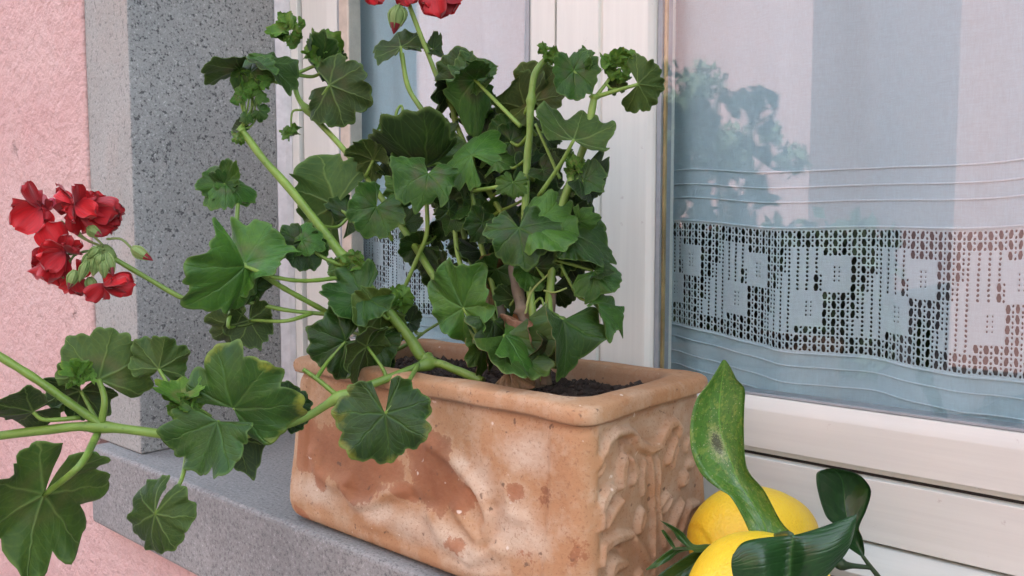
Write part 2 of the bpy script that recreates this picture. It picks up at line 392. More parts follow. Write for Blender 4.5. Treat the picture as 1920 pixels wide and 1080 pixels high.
MT = dict(stucco=m_stucco(), stone=m_stone(False), stonef=m_stone(True), paint_z=m_paint('white_paint_upright', 'z'), paint_x=m_paint('white_paint_level', 'x'),
          glass=m_glass(), cloth=m_cloth('linen_cloth', (.60, .83, .90), .05), lace=m_cloth('lace_thread', (.70, .86, .90), .03),
          terra=m_terracotta(), soil=m_soil(), leaf=m_leaf('geranium_leaf_top'), under=m_leaf('geranium_leaf_underside', True), dry=m_leaf('withered_leaf', dry=True),
          stem=m_stem('green_stem', (.11, .20, .025), (.20, .32, .05)), stem_pale=m_stem('pale_stem', (.19, .26, .06), (.28, .34, .10)),
          twig=m_stem('dark_twig', (.020, .045, .014), (.045, .085, .025)), bract=m_stem('bud_green', (.12, .20, .05), (.22, .30, .10), .7),
          petal=m_petal('red_petal', (.30, .003, .008), (.70, .007, .015)), petal_pink=m_petal('pink_petal', (.62, .05, .10), (.74, .22, .24)),
          lemon=m_lemon(), wood=m_stem('woody_stem', (.085, .060, .035), (.17, .135, .085), .85), cit=m_citrus('lemon_leaf_dark', (.010, .040, .010), (.020, .072, .016)), citl=m_citrus('lemon_leaf_spotted', (.045, .135, .016), (.080, .20, .028), 1.0),
          citb=m_citrus('lemon_leaf_thin', (.018, .065, .012), (.04, .11, .02)),
          gasket=m_plain('grey_gasket', (.33, .37, .39), .5, var=.08, sc=120), bead=m_plain('cream_bead', (.60, .54, .44), .45), brass=m_plain('brass_spacer', (.50, .37, .17), .45, .35, .3, 40),
          dark=m_plain('dark_gap', (.02, .018, .016), .9), caulk=m_plain('white_caulk', (.62, .63, .63), .7),
          room=m_plain('dim_room', (.10, .10, .10), .9), asphalt=m_plain('asphalt', (.055, .055, .057), .9, 0, .3, 8),
          pink2=m_plain('salmon_render', (.52, .31, .29), .9, 0, .06, 3), cream=m_plain('cream_trim', (.7, .66, .58), .8), roof=m_plain('clay_roof', (.30, .12, .07), .85, 0, .3, 6),
          shutter=m_plain('green_shutter', (.05, .11, .07), .6), dglass=m_plain('dark_pane', (.03, .035, .04), .1),
          bark=m_plain('bark', (.10, .07, .045), .9, 0, .4, 30), tleaf=m_plain('tree_foliage', (.11, .15, .07), .7, 0, .5, 5))

# ------------------------------------------------------------------ ground and street
def ground():
    n = 24; V = []; Fc = []
    for j in range(n + 1):
        for i in range(n + 1): V.append((-60 + 120 * i / n, -80 + 90 * j / n, -1.0))
    for j in range(n):
        for i in range(n): a = j * (n + 1) + i; Fc.append((a, a + 1, a + n + 2, a + n + 1))
    tag(mk('street', V, Fc, MT['asphalt'], smooth=False), kind='structure')
ground()
tag(box('pavement', -30, 30, -1.3, .6, -1.1, -.88, m_plain('paving', (.26, .25, .24), .9, 0, .25, 6), bev=.01), kind='structure')

# ------------------------------------------------------------------ the house front
WX0, WX1, WZ0, WZ1 = -1.215, .205, -.108, 1.16
def house_wall():
    o = [(-9, -1.2), (9, -1.2), (9, 4.2), (-9, 4.2)]; i = [(WX0, WZ0), (WX1, WZ0), (WX1, WZ1), (WX0, WZ1)]
    V = []; Fc = []
    for y in (.504, .80):
        V += [(x, y, z) for x, z in o] + [(x, y, z) for x, z in i]
    for k in range(4):
        q = (k + 1) % 4
        Fc += [(k, q, 4 + q, 4 + k), (8 + k, 12 + k, 12 + q, 8 + q), (4 + k, 4 + q, 12 + q, 12 + k), (k, 8 + k, 8 + q, q)]
    ob = mk('house_wall', V, Fc, MT['stucco'], smooth=False)
    bm = bmesh.new(); bm.from_mesh(ob.data); bmesh.ops.recalc_face_normals(bm, faces=bm.faces[:])
    ed = [e for e in bm.edges if all(abs(v.co.y - .504) < 1e-5 for v in e.verts) and all(-2 < v.co.x < 1 and -.5 < v.co.z < 1.5 for v in e.verts)]
    bmesh.ops.bevel(bm, geom=ed, offset=.004, segments=3, affect='EDGES', profile=.5)
    bm.to_mesh(ob.data); bm.free()
    tag(ob, 'rough pink stucco house wall beside the grey stone window surround', 'wall')
house_wall()

def jamb(name, x0, x1, label, flip):
    t = thing(name, label, 'stone jamb', ((x0 + x1) / 2, .61, 0), 'stone window jambs')
    ob = box('stone_block', x0, x1, .508, .722, .0006, WZ1 - .16, [MT['stone']][0], t, bev=.0022, seg=2)
    ob.data.materials.append(MT['stonef'])
    for p in ob.data.polygons:
        if p.normal.y < -.7: p.material_index = 1
    return t
jamb('window_jamb', WX0 + .001, -1.089, 'upright grey speckled stone jamb between the pink wall and the white window', False)
jamb('window_jamb', .075, WX1 - .001, 'upright grey stone jamb on the far side of the lace-curtained sash', True)
lin = box('window_lintel', WX0 + .001, WX1 - .001, .508, .722, WZ1 - .159, WZ1 - .001, MT['stone'], bev=.0022)
tag(lin, 'long grey stone lintel lying across the top of the window', 'lintel')
def sill():
    x0, x1, y0, y1, z0, z1 = -1.192, .185, .485, .80, -.107, 0
    bm = bmesh.new(); bmesh.ops.create_cube(bm, size=1)
    for v in bm.verts: v.co = Vector(((x0 + x1) / 2 + v.co.x * (x1 - x0), (y0 + y1) / 2 + v.co.y * (y1 - y0), (z0 + z1) / 2 + v.co.z * (z1 - z0)))
    bmesh.ops.bevel(bm, geom=bm.edges[:], offset=.005, segments=3, affect='EDGES', profile=.5)
    me = bpy.data.meshes.new('window_sill'); bm.to_mesh(me); bm.free(); me.materials.append(MT['stone_sill'])
    o = bpy.data.objects.new('window_sill', me); COL.objects.link(o)
    tag(o, 'thick grey stone window sill carrying the terracotta planter and the lemons', 'sill')
def m_sillstone():
    m, nt, b = mat('stone_sill'); g = N(nt)
    big = g.noise(7, 5, .6); f1 = g.noise(300, 4, .75); f2 = g.noise(130, 3, .6)
    col = g.mix(g.ramp(big, [(.35, 0), (.68, 1)]), (.195, .196, .185), (.27, .268, .25))
    col = g.mix(g.math('MULTIPLY', g.ramp(f1, [(.38, 1), (.48, 0)]), .75), col, (.09, .092, .09))
    col = g.mix(g.math('MULTIPLY', g.ramp(f1, [(.58, 0), (.70, 1)]), .5), col, (.58, .58, .57))
    col = g.mix(g.math('MULTIPLY', g.ramp(f2, [(.28, 1), (.36, 0)]), .7), col, (.09, .09, .09))
    g.link(col, b.inputs['Base Color']); b.inputs['Roughness'].default_value = .88
    g.link(g.bump(g.math('ADD', f1, f2), .45, .002), b.inputs['Normal']); return m
MT['stone_sill'] = m_sillstone()
sill()

# ------------------------------------------------------------------ window
XR = .07                                         # right end of the window opening
win = thing('window', 'white painted wooden double window with lace curtains behind its panes', 'window', (-.5, .75, 0))
ZT = WZ1 - .165
# fixed frame
prism('frame_stile', [(-1.125, .745), (-1.0675, .745), (-1.0665, .79), (-1.125, .79)], 'z', .0005, ZT, MT['paint_z'], win)
prism('frame_stile', [(XR - .055, .745), (XR + .02, .745), (XR + .02, .79), (XR - .055, .79)], 'z', .0005, ZT, MT['paint_z'], win)
prism('frame_rail', [(.7475, .0265), (.7475, .0812), (.79, .0812), (.79, .0265)], 'x', -1.0655, XR - .056, MT['paint_x'], win)
prism('drip_board', [(.716, .0008), (.714, .009), (.7465, .0235), (.79, .0235), (.79, .0008)], 'x', -1.0655, XR - .056, MT['paint_x'], win)
prism('caulk_line', [(-1.0889, .7225), (-1.0835, .7335), (-1.0825, .7445), (-1.095, .7445), (-1.095, .7225)], 'z', .001, ZT, MT['caulk'], win)
# dark rebate strips seen in the joints
box('rebate', -1.0667, -1.0608, .7545, .789, .0836, ZT, MT['dark'], win)
box('rebate', -.5955, -.5895, .758, .789, .0836, ZT, MT['dark'], win)
box('rebate', -1.06, XR - .057, .758, .789, .0814, .0834, MT['dark'], win)
sz0 = .0838
def stile(prof): return prism('sash_stile', prof, 'z', sz0, ZT, MT['paint_z'], win)
# left sash
stile([(-1.0605, .7488), (-1.0605, .79), (-.9850, .79), (-.9850, .7530), (-1.0005, .7492), (-1.004, .7488)])
stile([(-.636, .7550), (-.636, .79), (-.5957, .79), (-.5957, .7488), (-.629, .7488), (-.634, .753)])
# right sash: broad meeting stile with a groove, far stile
stile([(-.5893, .7435), (-.5893, .79), (-.4690, .79), (-.4690, .7530), (-.4702, .7490), (-.474, .7442), (-.528, .7435), (-.5295, .7478), (-.5325, .7478), (-.534, .7435)])
stile([(XR - .125, .7550), (XR - .125, .79), (XR - .0565, .79), (XR - .0565, .7488), (XR - .112, .7488), (XR - .122, .752)])
def rail(x0, x1):
    prism('sash_rail', [(.7478, .0905), (.7478, .1265), (.7492, .1305), (.7528, .1385), (.79, .1385), (.79, sz0), (.7575, sz0), (.7545, .0892)], 'x', x0, x1, MT['paint_x'], win)
    prism('sash_rail', [(.7488, ZT - .06), (.7488, ZT - .004), (.79, ZT - .004), (.79, ZT - .07), (.7528, ZT - .07)], 'x', x0, x1, MT['paint_x'], win)
rail(-.9848, -.6363); rail(-.4688, XR - .1253)
# rubber gaskets, beads, brass spacers, panes
def glazing(x0, x1, bl):
    zb, zt = .1387, ZT - .0705
    for a, b in ((x0 + .0002, x0 + .0056), (x1 - .006, x1 - .0002)): box('gasket', a, b, .7536, .7745, zb, zt, MT['gasket'], win, bev=.001)
    box('gasket', x0 + .0058, x1 - .0062, .7536, .7745, zb, zb + .003, MT['gasket'], win, bev=.001)
    if bl: box('glazing_bead', x0 + .0062, x0 + .0265, .7512, .7745, zb + .0032, zt, MT['bead'], win, bev=.002)
    else: box('glazing_spacer', x0 + .0060, x0 + .0092, .7566, .7606, zb + .0032, zt, MT['brass'], win, bev=.0006)
    xa = x0 + (.0268 if bl else .0058)
    box('pane', xa, x1 - .0063, .7530, .7562, zb + .0032, zt - .0002, MT['glass'], win)
glazing(-.9848, -.6363, True); glazing(-.4688, XR - .1253, False)

# dim room behind the window
def room():
    V = [(x, y, z) for x in (-2.6, 1.6) for y in (.805, 3.6) for z in (-1.0, 1.9)]
    Fc = [(0, 1, 3, 2), (4, 6, 7, 5), (0, 4, 5, 1), (2, 3, 7, 6), (0, 2, 6, 4), (1, 5, 7, 3)]
    # leave the window side open: the house wall and frame close it
    Fc = [f for f in Fc if not all(abs(V[i][1] - .805) < 1e-6 for i in f)]
    V += [(-2.6, .805, -1.0), (1.6, .805, -1.0), (1.6, .805, 1.9), (-2.6, .805, 1.9), (WX0, .805, 0), (WX1, .805, 0), (WX1, .805, WZ1), (WX0, .805, WZ1)]
    for k in range(4): q = (k + 1) % 4; Fc.append((8 + k, 8 + q, 12 + q, 12 + k))
    tag(mk('room_interior', V, Fc, MT['room'], smooth=False), kind='structure')
room()

# ------------------------------------------------------------------ curtains
rng = np.random.default_rng(5)
def curtain(x0, x1, seed, label, zoff=0.0, phase=0.0):
    r = np.random.default_rng(seed)
    t = thing('curtain', label, 'curtain', ((x0 + x1) / 2, .80, .13))
    a1, a2, a3 = r.uniform(0, 6, 3)
    def fold(x, z):
        u = x - x0; k = .45 + .55 * min(1, max(0, (.75 - z) / .6))
        return .798 + k * (.0085 * math.sin(u * 31 + a1 + phase) + .0055 * math.sin(u * 57 + a2 + 1.3 * z) + .002 * math.sin(u * 120 + a3 + 4 * z))
    def drop(x, z):                                   # hems hang in shallow waves
        u = x - x0
        return .0032 * math.sin(u * 15 + a2) + .0018 * math.sin(u * 33 + a1)
    zb, zl0, zl1, zt = .130 + zoff, .187 + zoff, .300 + zoff, ZT - .02
    def P(x, z):
        w = min(1, max(0, (.75 - z) / .3)); sag = .022 * (x - x0) / (x1 - x0) * min(1.15, max(0, (.300 + zoff - z) / .113)); return (x, fold(x, z), z + drop(x, z) * w - sag)
    def panel(name, za, zc, nz):
        nx = 110; V = []; Fc = []
        for j in range(nz + 1):
            for i in range(nx + 1): V.append(P(x0 + (x1 - x0) * i / nx, za + (zc - za) * j / nz))
        for j in range(nz):
            for i in range(nx): a = j * (nx + 1) + i; Fc.append((a, a + 1, a + nx + 2, a + nx + 1))
        return mk(name, V, Fc, MT['cloth'], t)
    panel('cloth_panel', zl1, zt, 60); panel('hem_panel', zb, zl0, 8)
    def cord(z, rad, name='tuck'):
        pts = [np.array(P(x0 + (x1 - x0) * i / 120, z)) - np.array([0, rad * .6, 0]) for i in range(121)]
        V, Fc = tube_geo(pts, [rad] * 121, 6); return mk(name, V, Fc, MT['lace'], t)
    for z in (.352, .337, .323): cord(z + zoff, .0009)
    for z in (.176, .160, .146): cord(z + zoff, .0009)
    # crochet band: filet mesh with squares and slanting ladders
    rows = 14; ph_ = (zl1 - zl0 - .006) / rows; pw = .0076; cols = int((x1 - x0) / pw); pw = (x1 - x0) / cols
    V = []; Fc = []; idx = {}
    def vid(x, z):
        k = (round(x, 6), round(z, 6))
        if k not in idx: idx[k] = len(V); V.append(P(x, z))
        return idx[k]
    def cell(xa, xb, za, zc, hole):
        """rectangle with an 8-sided hole (cx,cz,hw,hh) or none"""
        xm, zm = (xa + xb) / 2, (za + zc) / 2
        ring = [vid(xa, za), vid(xm, za), vid(xb, za), vid(xb, zm), vid(xb, zc), vid(xm, zc), vid(xa, zc), vid(xa, zm)]
        if hole is None:
            c = vid(xm, zm)
            for k in range(0, 8, 2): Fc.append((ring[k], ring[k + 1], c, ring[k - 1]))
            return
        cx, cz, hw, hh, sk = hole
        k0 = len(V)
        for q, (ax, az) in enumerate(((-.62, -.9), (0, -1), (.62, -.9), (1, 0), (.55, .9), (0, 1), (-.55, .9), (-1, 0))):
            V.append(P(cx + ax * hw + sk * az * hw, cz + az * hh))
        for k in range(8): Fc.append((ring[k], ring[(k + 1) % 8], k0 + (k + 1) % 8, k0 + k))
    for rr in range(rows):
        row = rows - 1 - rr                                   # 0 = top row
        za = zl0 + .003 + rr * ph_; zc = za + ph_
        for c in range(cols):
            xa = x0 + c * pw; xb = xa + pw; xs = xa + pw * .58
            cc = (c + 3) % 10
            kind = 'open'
            if 2 <= row <= 11:
                s = 3.0 - (row - 2) * .40
                if (cc - s) % 10 < 4.0: kind = 'ladder'
            if 3 <= row <= 6 and cc in (7, 8, 9): kind = 'solid'
            if 7 <= row <= 10 and cc in (4, 5, 6): kind = 'solid'
            if (row in (4, 5) and cc == 8) or (row in (8, 9) and cc == 5): kind = 'eye'
            j = lambda a: float(r.uniform(-a, a))
            if kind == 'open':
                cell(xa, xs, za, zc, ((xa + xs) / 2 + j(.0002), (za + zc) / 2 + j(.0003), (xs - xa) * (.455 + j(.04)), ph_ * (.44 + j(.03)), j(.25)))
                zm = (za + zc) / 2
                cell(xs, xb, za, zm, ((xs + xb) / 2, za + ph_ * .2, (xb - xs) * .34, ph_ * .15, j(.3)))
                cell(xs, xb, zm, zc, ((xs + xb) / 2, zc - ph_ * .2, (xb - xs) * .32, ph_ * .14, j(.3)))
            elif kind == 'ladder':
                zm = (za + zc) / 2
                for a, b in ((za, zm), (zm, zc)):
                    cell(xa, xs, a, b, ((xa + xs) / 2 + j(.0003), (a + b) / 2, (xs - xa) * .25, ph_ * .155, j(.3)))
                    cell(xs, xb, a, b, None)
            elif kind == 'eye':
                zm = (za + zc) / 2
                for a, b in ((za, zm), (zm, zc)):
                    cell(xa, xs, a, b, ((xa + xs) / 2, (a + b) / 2, (xs - xa) * .16, ph_ * .12, 0)); cell(xs, xb, a, b, ((xs + xb) / 2, (a + b) / 2, (xb - xs) * .16, ph_ * .1, 0))
            else:
                zm = (za + zc) / 2
                for a, b in ((za, zm), (zm, zc)): cell(xa, xs, a, b, None); cell(xs, xb, a, b, None)
    for za, zc in ((zl0, zl0 + .003), (zl1 - .003, zl1)):
        for c in range(cols): cell(x0 + c * pw, x0 + (c + 1) * pw, za, zc, None)
    ob = mk('lace_band', V, Fc, MT['lace'], t)
    md = ob.modifiers.new('thick', 'SOLIDIFY'); md.thickness = .0006; md.offset = 0
    cord(zl0 + .001, .0011, 'lace_edge'); cord(zl1 - .001, .0011, 'lace_edge')
curtain(-.63 + .135, XR - .10, 3, 'pale blue-white curtain with crochet lace band behind the wide right sash')
curtain(-.995, -.62, 11, 'pale lace-edged curtain behind the pane that the geranium covers', phase=1.0)

# ------------------------------------------------------------------ terracotta planter
PX0, PX1, PY0, PY1 = -.743, -.362, .4945, .690
def poly_d(px, pz, L, taper=0.0):
    """distance from points to a polyline; with taper the stroke thins towards its ends"""
    best = np.full(px.shape, 9.0); n = len(L) - 1
    for k, ((ax, az), (bx, bz)) in enumerate(zip(L[:-1], L[1:])):
        dx, dz = bx - ax, bz - az; q = dx * dx + dz * dz + 1e-12
        t = np.clip(((px - ax) * dx + (pz - az) * dz) / q, 0, 1)
        d = np.hypot(px - ax - t * dx, pz - az - t * dz)
        if taper: d = d / (1 - taper + taper * np.sin(np.pi * (.12 + .76 * (k + t) / n)))
        best = np.minimum(best, d)
    return best
def planter():
    t = thing('terracotta_planter', 'weathered rectangular terracotta planter with relief sides on the sill', 'planter', ((PX0 + PX1) / 2, (PY0 + PY1) / 2, 0))
    def ring_base():
        S = []   # (sx, sy, corner-normal) on a unit outline: list of (edge, u)
        for k in range(190): S.append(('f', k / 190))
        for k in range(10): S.append(('fr', k / 10))
        for k in range(120): S.append(('r', k / 120))
        for k in range(10): S.append(('rb', k / 10))
        for k in range(40): S.append(('b', k / 40))
        for k in range(10): S.append(('bl', k / 10))
        for k in range(30): S.append(('l', k / 30))
        for k in range(10): S.append(('lf', k / 10))
        return S
    S = ring_base()
    def ring(ins, rc):
        x0, x1, y0, y1 = PX0 + ins, PX1 - ins, PY0 + ins, PY1 - ins; o = []
        for e, u in S:
            a = u * math.pi / 2
            if e == 'f': o.append((x0 + rc + (x1 - x0 - 2 * rc) * u, y0))
            elif e == 'fr': o.append((x1 - rc + rc * math.sin(a), y0 + rc - rc * math.cos(a)))
            elif e == 'r': o.append((x1, y0 + rc + (y1 - y0 - 2 * rc) * u))
            elif e == 'rb': o.append((x1 - rc + rc * math.cos(a), y1 - rc + rc * math.sin(a)))
            elif e == 'b': o.append((x1 - rc - (x1 - x0 - 2 * rc) * u, y1))
            elif e == 'bl': o.append((x0 + rc - rc * math.sin(a), y1 - rc + rc * math.cos(a)))
            elif e == 'l': o.append((x0, y1 - rc - (y1 - y0 - 2 * rc) * u))
            else: o.append((x0 + rc - rc * math.cos(a), y0 + rc - rc * math.sin(a)))
        return o
    prof = [(.030, .0004, .02), (.016, .0004, .02), (.010, .0012, .02), (.005, .004, .02), (.0022, .008, .019), (.001, .012, .018)]
    nb = 105
    for k in range(1, nb + 1):
        f = k / nb; prof.append((.001 + .0075 * f ** 1.2, .012 + (.1490 - .012) * f, .017))
    prof += [(.0090, .1500, .017), (.0088, .1512, .017), (.0072, .1520, .018), (.0046, .1526, .018), (.0030, .1534, .018), (.0026, .1548, .018), (.0026, .1585, .015), (.0027, .1618, .015),
             (.0034, .1642, .016), (.0050, .1660, .018), (.0080, .1670, .020), (.0120, .1675, .021), (.0180, .1680, .022), (.0230, .1678, .023), (.0268, .1668, .023), (.0292, .1645, .024), (.0304, .1605, .024),
             (.0312, .152, .024), (.0318, .138, .024), (.033, .12, .024), (.06, .119, .02)]
    nr = len(S); V = np.zeros((len(prof) * nr, 3))
    for i, (ins, z, rc) in enumerate(prof):
        rr_ = np.array(ring(ins, rc)); V[i * nr:(i + 1) * nr, :2] = rr_; V[i * nr:(i + 1) * nr, 2] = z
    lev = np.repeat(np.arange(len(prof)), nr); edge = np.array([e for e, _ in S] * len(prof)); uu = np.array([u for _, u in S] * len(prof))
    body = (lev >= 5) & (lev < 6 + nb)
    x, y, z = V[:, 0].copy(), V[:, 1].copy(), V[:, 2].copy()
    H = np.zeros(len(V)); W_ = np.zeros(len(V))
    # ---- right end: scrolled leaf relief, strokes read off the picture onto the end's own plane
    def RZ(a, b): p = onx(1060 + a / 3.175, 740 + b / 3.175, PX1 - .006); return (p[1], p[2])
    def bump_(dist, w, h): return h * np.sqrt(np.clip(1 - (dist / w) ** 2, 0, 1))
    er = edge == 'r'
    ridges = [([(235, 350), (255, 280), (310, 225), (380, 215), (425, 255), (450, 300), (500, 325), (550, 300), (580, 235), (610, 180), (650, 165), (675, 200), (655, 260), (620, 330), (600, 400)], .0052, .0052),
              ([(500, 370), (508, 480), (512, 600), (520, 720), (510, 860), (505, 960)], .0030, .0040), ([(545, 380), (552, 500), (545, 620), (560, 760), (575, 900)], .0030, .0036),
              ([(470, 400), (450, 500), (455, 590)], .0034, .003), ([(180, 470), (205, 400), (230, 340)], .0042, .0045), ([(210, 480), (240, 420)], .0036, .003),
              ([(320, 540), (330, 450), (350, 370)], .0060, .0055), ([(385, 520), (410, 460), (385, 385)], .0052, .005),
              ([(185, 790), (200, 680), (240, 590), (275, 555)], .0056, .0058), ([(225, 780), (265, 700), (315, 630)], .0050, .0056),
              ([(545, 690), (575, 640), (605, 590)], .0034, .0038), ([(580, 700), (610, 650), (625, 610)], .003, .0034),
              ([(610, 790), (640, 720), (680, 640)], .0044, .0045), ([(660, 800), (690, 720), (720, 660), (770, 640)], .0048, .0048),
              ([(420, 800), (440, 740), (440, 700)], .0085, .0050), ([(690, 520), (710, 480)], .0080, .0052), ([(730, 420), (760, 400)], .006, .004),
              ([(190, 1000), (215, 900), (290, 850), (380, 830)], .0058, .0052), ([(400, 860), (440, 930), (480, 1010)], .0050, .0045),
              ([(260, 1060), (280, 1010), (340, 1000)], .007, .0048), ([(390, 1130), (420, 1050)], .006, .004), ([(250, 1180), (330, 1130)], .008, .004),
              ([(600, 960), (640, 900), (680, 860)], .005, .004), ([(720, 330), (740, 270)], .005, .0035), ([(630, 430), (640, 360), (660, 310)], .0038, .0036),
              ([(600, 1100), (640, 1030), (720, 980)], .006, .004), ([(500, 1010), (520, 1120)], .006, .004)]
    for L, w, h in ridges:
        LL = [RZ(*p) for p in L]; d = poly_d(y, z, LL, .62); H = np.where(er & body, np.maximum(H, bump_(d, w * .95, h * 1.2) - .4 * h * np.exp(-(d / (w * .16)) ** 2) * (w > .0045)), H)
    for L, w, h in [([(345, 300), (350, 270), (400, 262)], .003, .004), ([(640, 320), (660, 270), (650, 200)], .0028, .003), ([(700, 800), (720, 720), (770, 690)], .006, .004), ([(245, 940), (275, 915), (320, 920)], .003, .003), ([(215, 760), (290, 610)], .0018, .0025)]:
        LL = [RZ(*p) for p in L]; d = poly_d(y, z, LL); H = np.where(er & body, H - bump_(d, w, h), H)
    panel = er & body & (y > PY0 + .024) & (y < PY1 - .024)
    H = np.where(panel, H - .0016, H)
    # ---- front: worn garland
    def FZ(a, b): p = ony(520 + a / 2.286, 640 + b / 2.286, PY0 + .004); return (p[0], p[2])
    ef = edge == 'f'
    for L, w, h in [([(650, 440), (740, 500), (810, 570), (870, 650), (905, 740), (900, 830), (850, 900)], .0085, .0052), ([(780, 720), (830, 790), (880, 850)], .009, .006), ([(300, 620), (350, 690), (420, 690), (480, 650), (560, 640)], .0075, .0052),
                    ([(150, 480), (180, 560), (250, 610), (320, 600)], .009, .004), ([(680, 740), (720, 820), (800, 880)], .013, .0055), ([(840, 930), (900, 900), (960, 880)], .010, .0045), ([(420, 780), (520, 760), (600, 800)], .014, .0035), ([(980, 620), (1000, 740), (1060, 760)], .007, .0022), ([(760, 960), (860, 1000), (960, 1020)], .009, .003)]:
        LL = [FZ(*p) for p in L]; d = poly_d(x, z, LL)
        H = np.where(ef & body, np.maximum(H, 1.0 * h * np.exp(-(d / w) ** 2 * 1.7)), H)
    for L, w, h in [([(825, 640), (860, 700), (885, 770)], .0032, .0050), ([(930, 720), (935, 800), (900, 870)], .005, .003), ([(560, 640), (620, 690), (680, 700)], .006, .0025)]:
        LL = [FZ(*p) for p in L]; d = poly_d(x, z, LL); H = np.where(ef & body, H - h * np.exp(-(d / w) ** 2), H)
    strip = ef & body & ((x > PX1 - .040) | (x < PX0 + .030))
    xs = np.where(x > (PX0 + PX1) / 2, x - (PX1 - .042), (PX0 + .034) - x)
    H = np.where(ef & body, H + .0022 * np.clip(xs / .003, 0, 1), H)
    H = np.where(np.isin(edge, ['fr', 'lf']) & body, .0022, H)
    Hg = H.reshape(len(prof), nr).copy()
    for _ in range(1):
        Hp = np.pad(Hg, ((1, 1), (0, 0)), 'edge'); Hg = (Hp[:-2] + 2 * Hp[1:-1] + Hp[2:]) / 4
        Hg = (np.roll(Hg, 1, 1) + 2 * Hg + np.roll(Hg, -1, 1)) / 4
    H = Hg.ravel()
    fade = np.clip((z - .012) / .01, 0, 1) * np.clip((.1490 - z) / .006, 0, 1); H = H * np.where(body, fade, 0)
    # uneven hand-pressed surface
    wv = .0010 * np.sin(x * 60 + z * 35) + .0008 * np.sin(x * 23 - z * 70 + y * 40) + .0006 * np.sin(y * 90 + z * 20)
    nx_ = np.where(edge == 'r', 1.0, 0) - np.where(edge == 'l', 1.0, 0); ny_ = np.where(edge == 'b', 1.0, 0) - np.where(edge == 'f', 1.0, 0)
    an = uu * math.pi / 2
    nx_ = np.where(edge == 'fr', np.sin(an), nx_); ny_ = np.where(edge == 'fr', -np.cos(an), ny_)
    nx_ = np.where(edge == 'lf', -np.cos(an), nx_); ny_ = np.where(edge == 'lf', -np.sin(an), ny_)
    out_l = lev < len(prof) - 5
    wv = np.where(lev > 6 + nb, wv * .35, wv); gr_ = np.random.default_rng(4).normal(size=len(V)) * .00011
    disp = np.where(out_l, H + wv + gr_, 0) * np.where(lev < 4, 0, 1)
    V[:, 0] += nx_ * disp; V[:, 1] += ny_ * disp
    V[:, 2] += np.where((lev > 6 + nb) & out_l, .0006 * np.sin(x * 33 + y * 21) + .0005 * np.sin(x * 71 - y * 50), 0)
    # ---- stains, plus shade painted on the inner wall
    def blob(px, py, rx, ry, fn=FZ):
        c = fn(px, py); e = fn(px + rx, py); g_ = fn(px, py + ry)
        return np.exp(-(((x - c[0]) / abs(e[0] - c[0])) ** 2 + ((z - c[1]) / abs(g_[1] - c[1])) ** 2) ** 1.5)
    rust = np.zeros(len(V))
    for a in [(690, 590, 120, 130), (770, 660, 80, 70), (640, 470, 100, 90), (350, 600, 100, 90), (430, 520, 120, 80), (250, 480, 120, 120), (200, 570, 40, 70), (120, 430, 80, 120), (560, 640, 60, 40), (90, 740, 60, 60)]:
        rust = np.maximum(rust, np.where(ef | (edge == 'fr'), blob(*a), 0))
    for a in [(1140, 680, 40, 90), (1020, 640, 40, 36), (790, 870, 40, 36), (1290, 900, 70, 80), (1080, 930, 60, 50)]:
        rust = np.maximum(rust, np.where(ef | (edge == 'fr'), .48 * blob(*a), 0))
    pale = np.zeros(len(V))
    for a in [(620, 800, 200, 70), (860, 600, 80, 90), (180, 640, 110, 60), (1020, 800, 150, 110), (1060, 480, 110, 80), (450, 730, 130, 50), (860, 930, 120, 60), (790, 540, 60, 50)]:
        pale = np.maximum(pale, np.where(ef, blob(*a), 0))
    pale = np.where(er & body, .35, pale)
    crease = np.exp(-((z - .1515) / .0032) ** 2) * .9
    dirt_shade = np.where(body | (lev < 12 + nb), crease, 0) + np.where(er & body, np.clip(.0016 - H, 0, .005) * 110, 0)
    dirt_shade = dirt_shade + np.where(lev >= len(prof) - 7, .8, 0) + np.where((lev > 12 + nb) & (edge == 'r') & (y > .56), .25, 0)  # inner lip and wall: shade of the opening put into the colour
    dirt_shade = dirt_shade + np.where(ef & body, np.exp(-(z / .006) ** 2) * .8, 0) + np.where(er & body, np.clip((y - .56) * 3.4, 0, .45), 0)
    Fc = []
    for i in range(len(prof) - 1):
        for k in range(nr):
            a, b = i * nr + k, i * nr + (k + 1) % nr; Fc.append((a, b, b + nr, a + nr))
    Fc.append(tuple(range(nr))[::-1])
    Fc.append(tuple(range(len(V) - nr, len(V))))
    mk('planter_body', V, Fc, MT['terra'], t, attrs=dict(rust=np.clip(rust, 0, 1), pale=np.clip(pale, 0, 1), dirt_shade=np.clip(dirt_shade, 0, 1)))
planter()

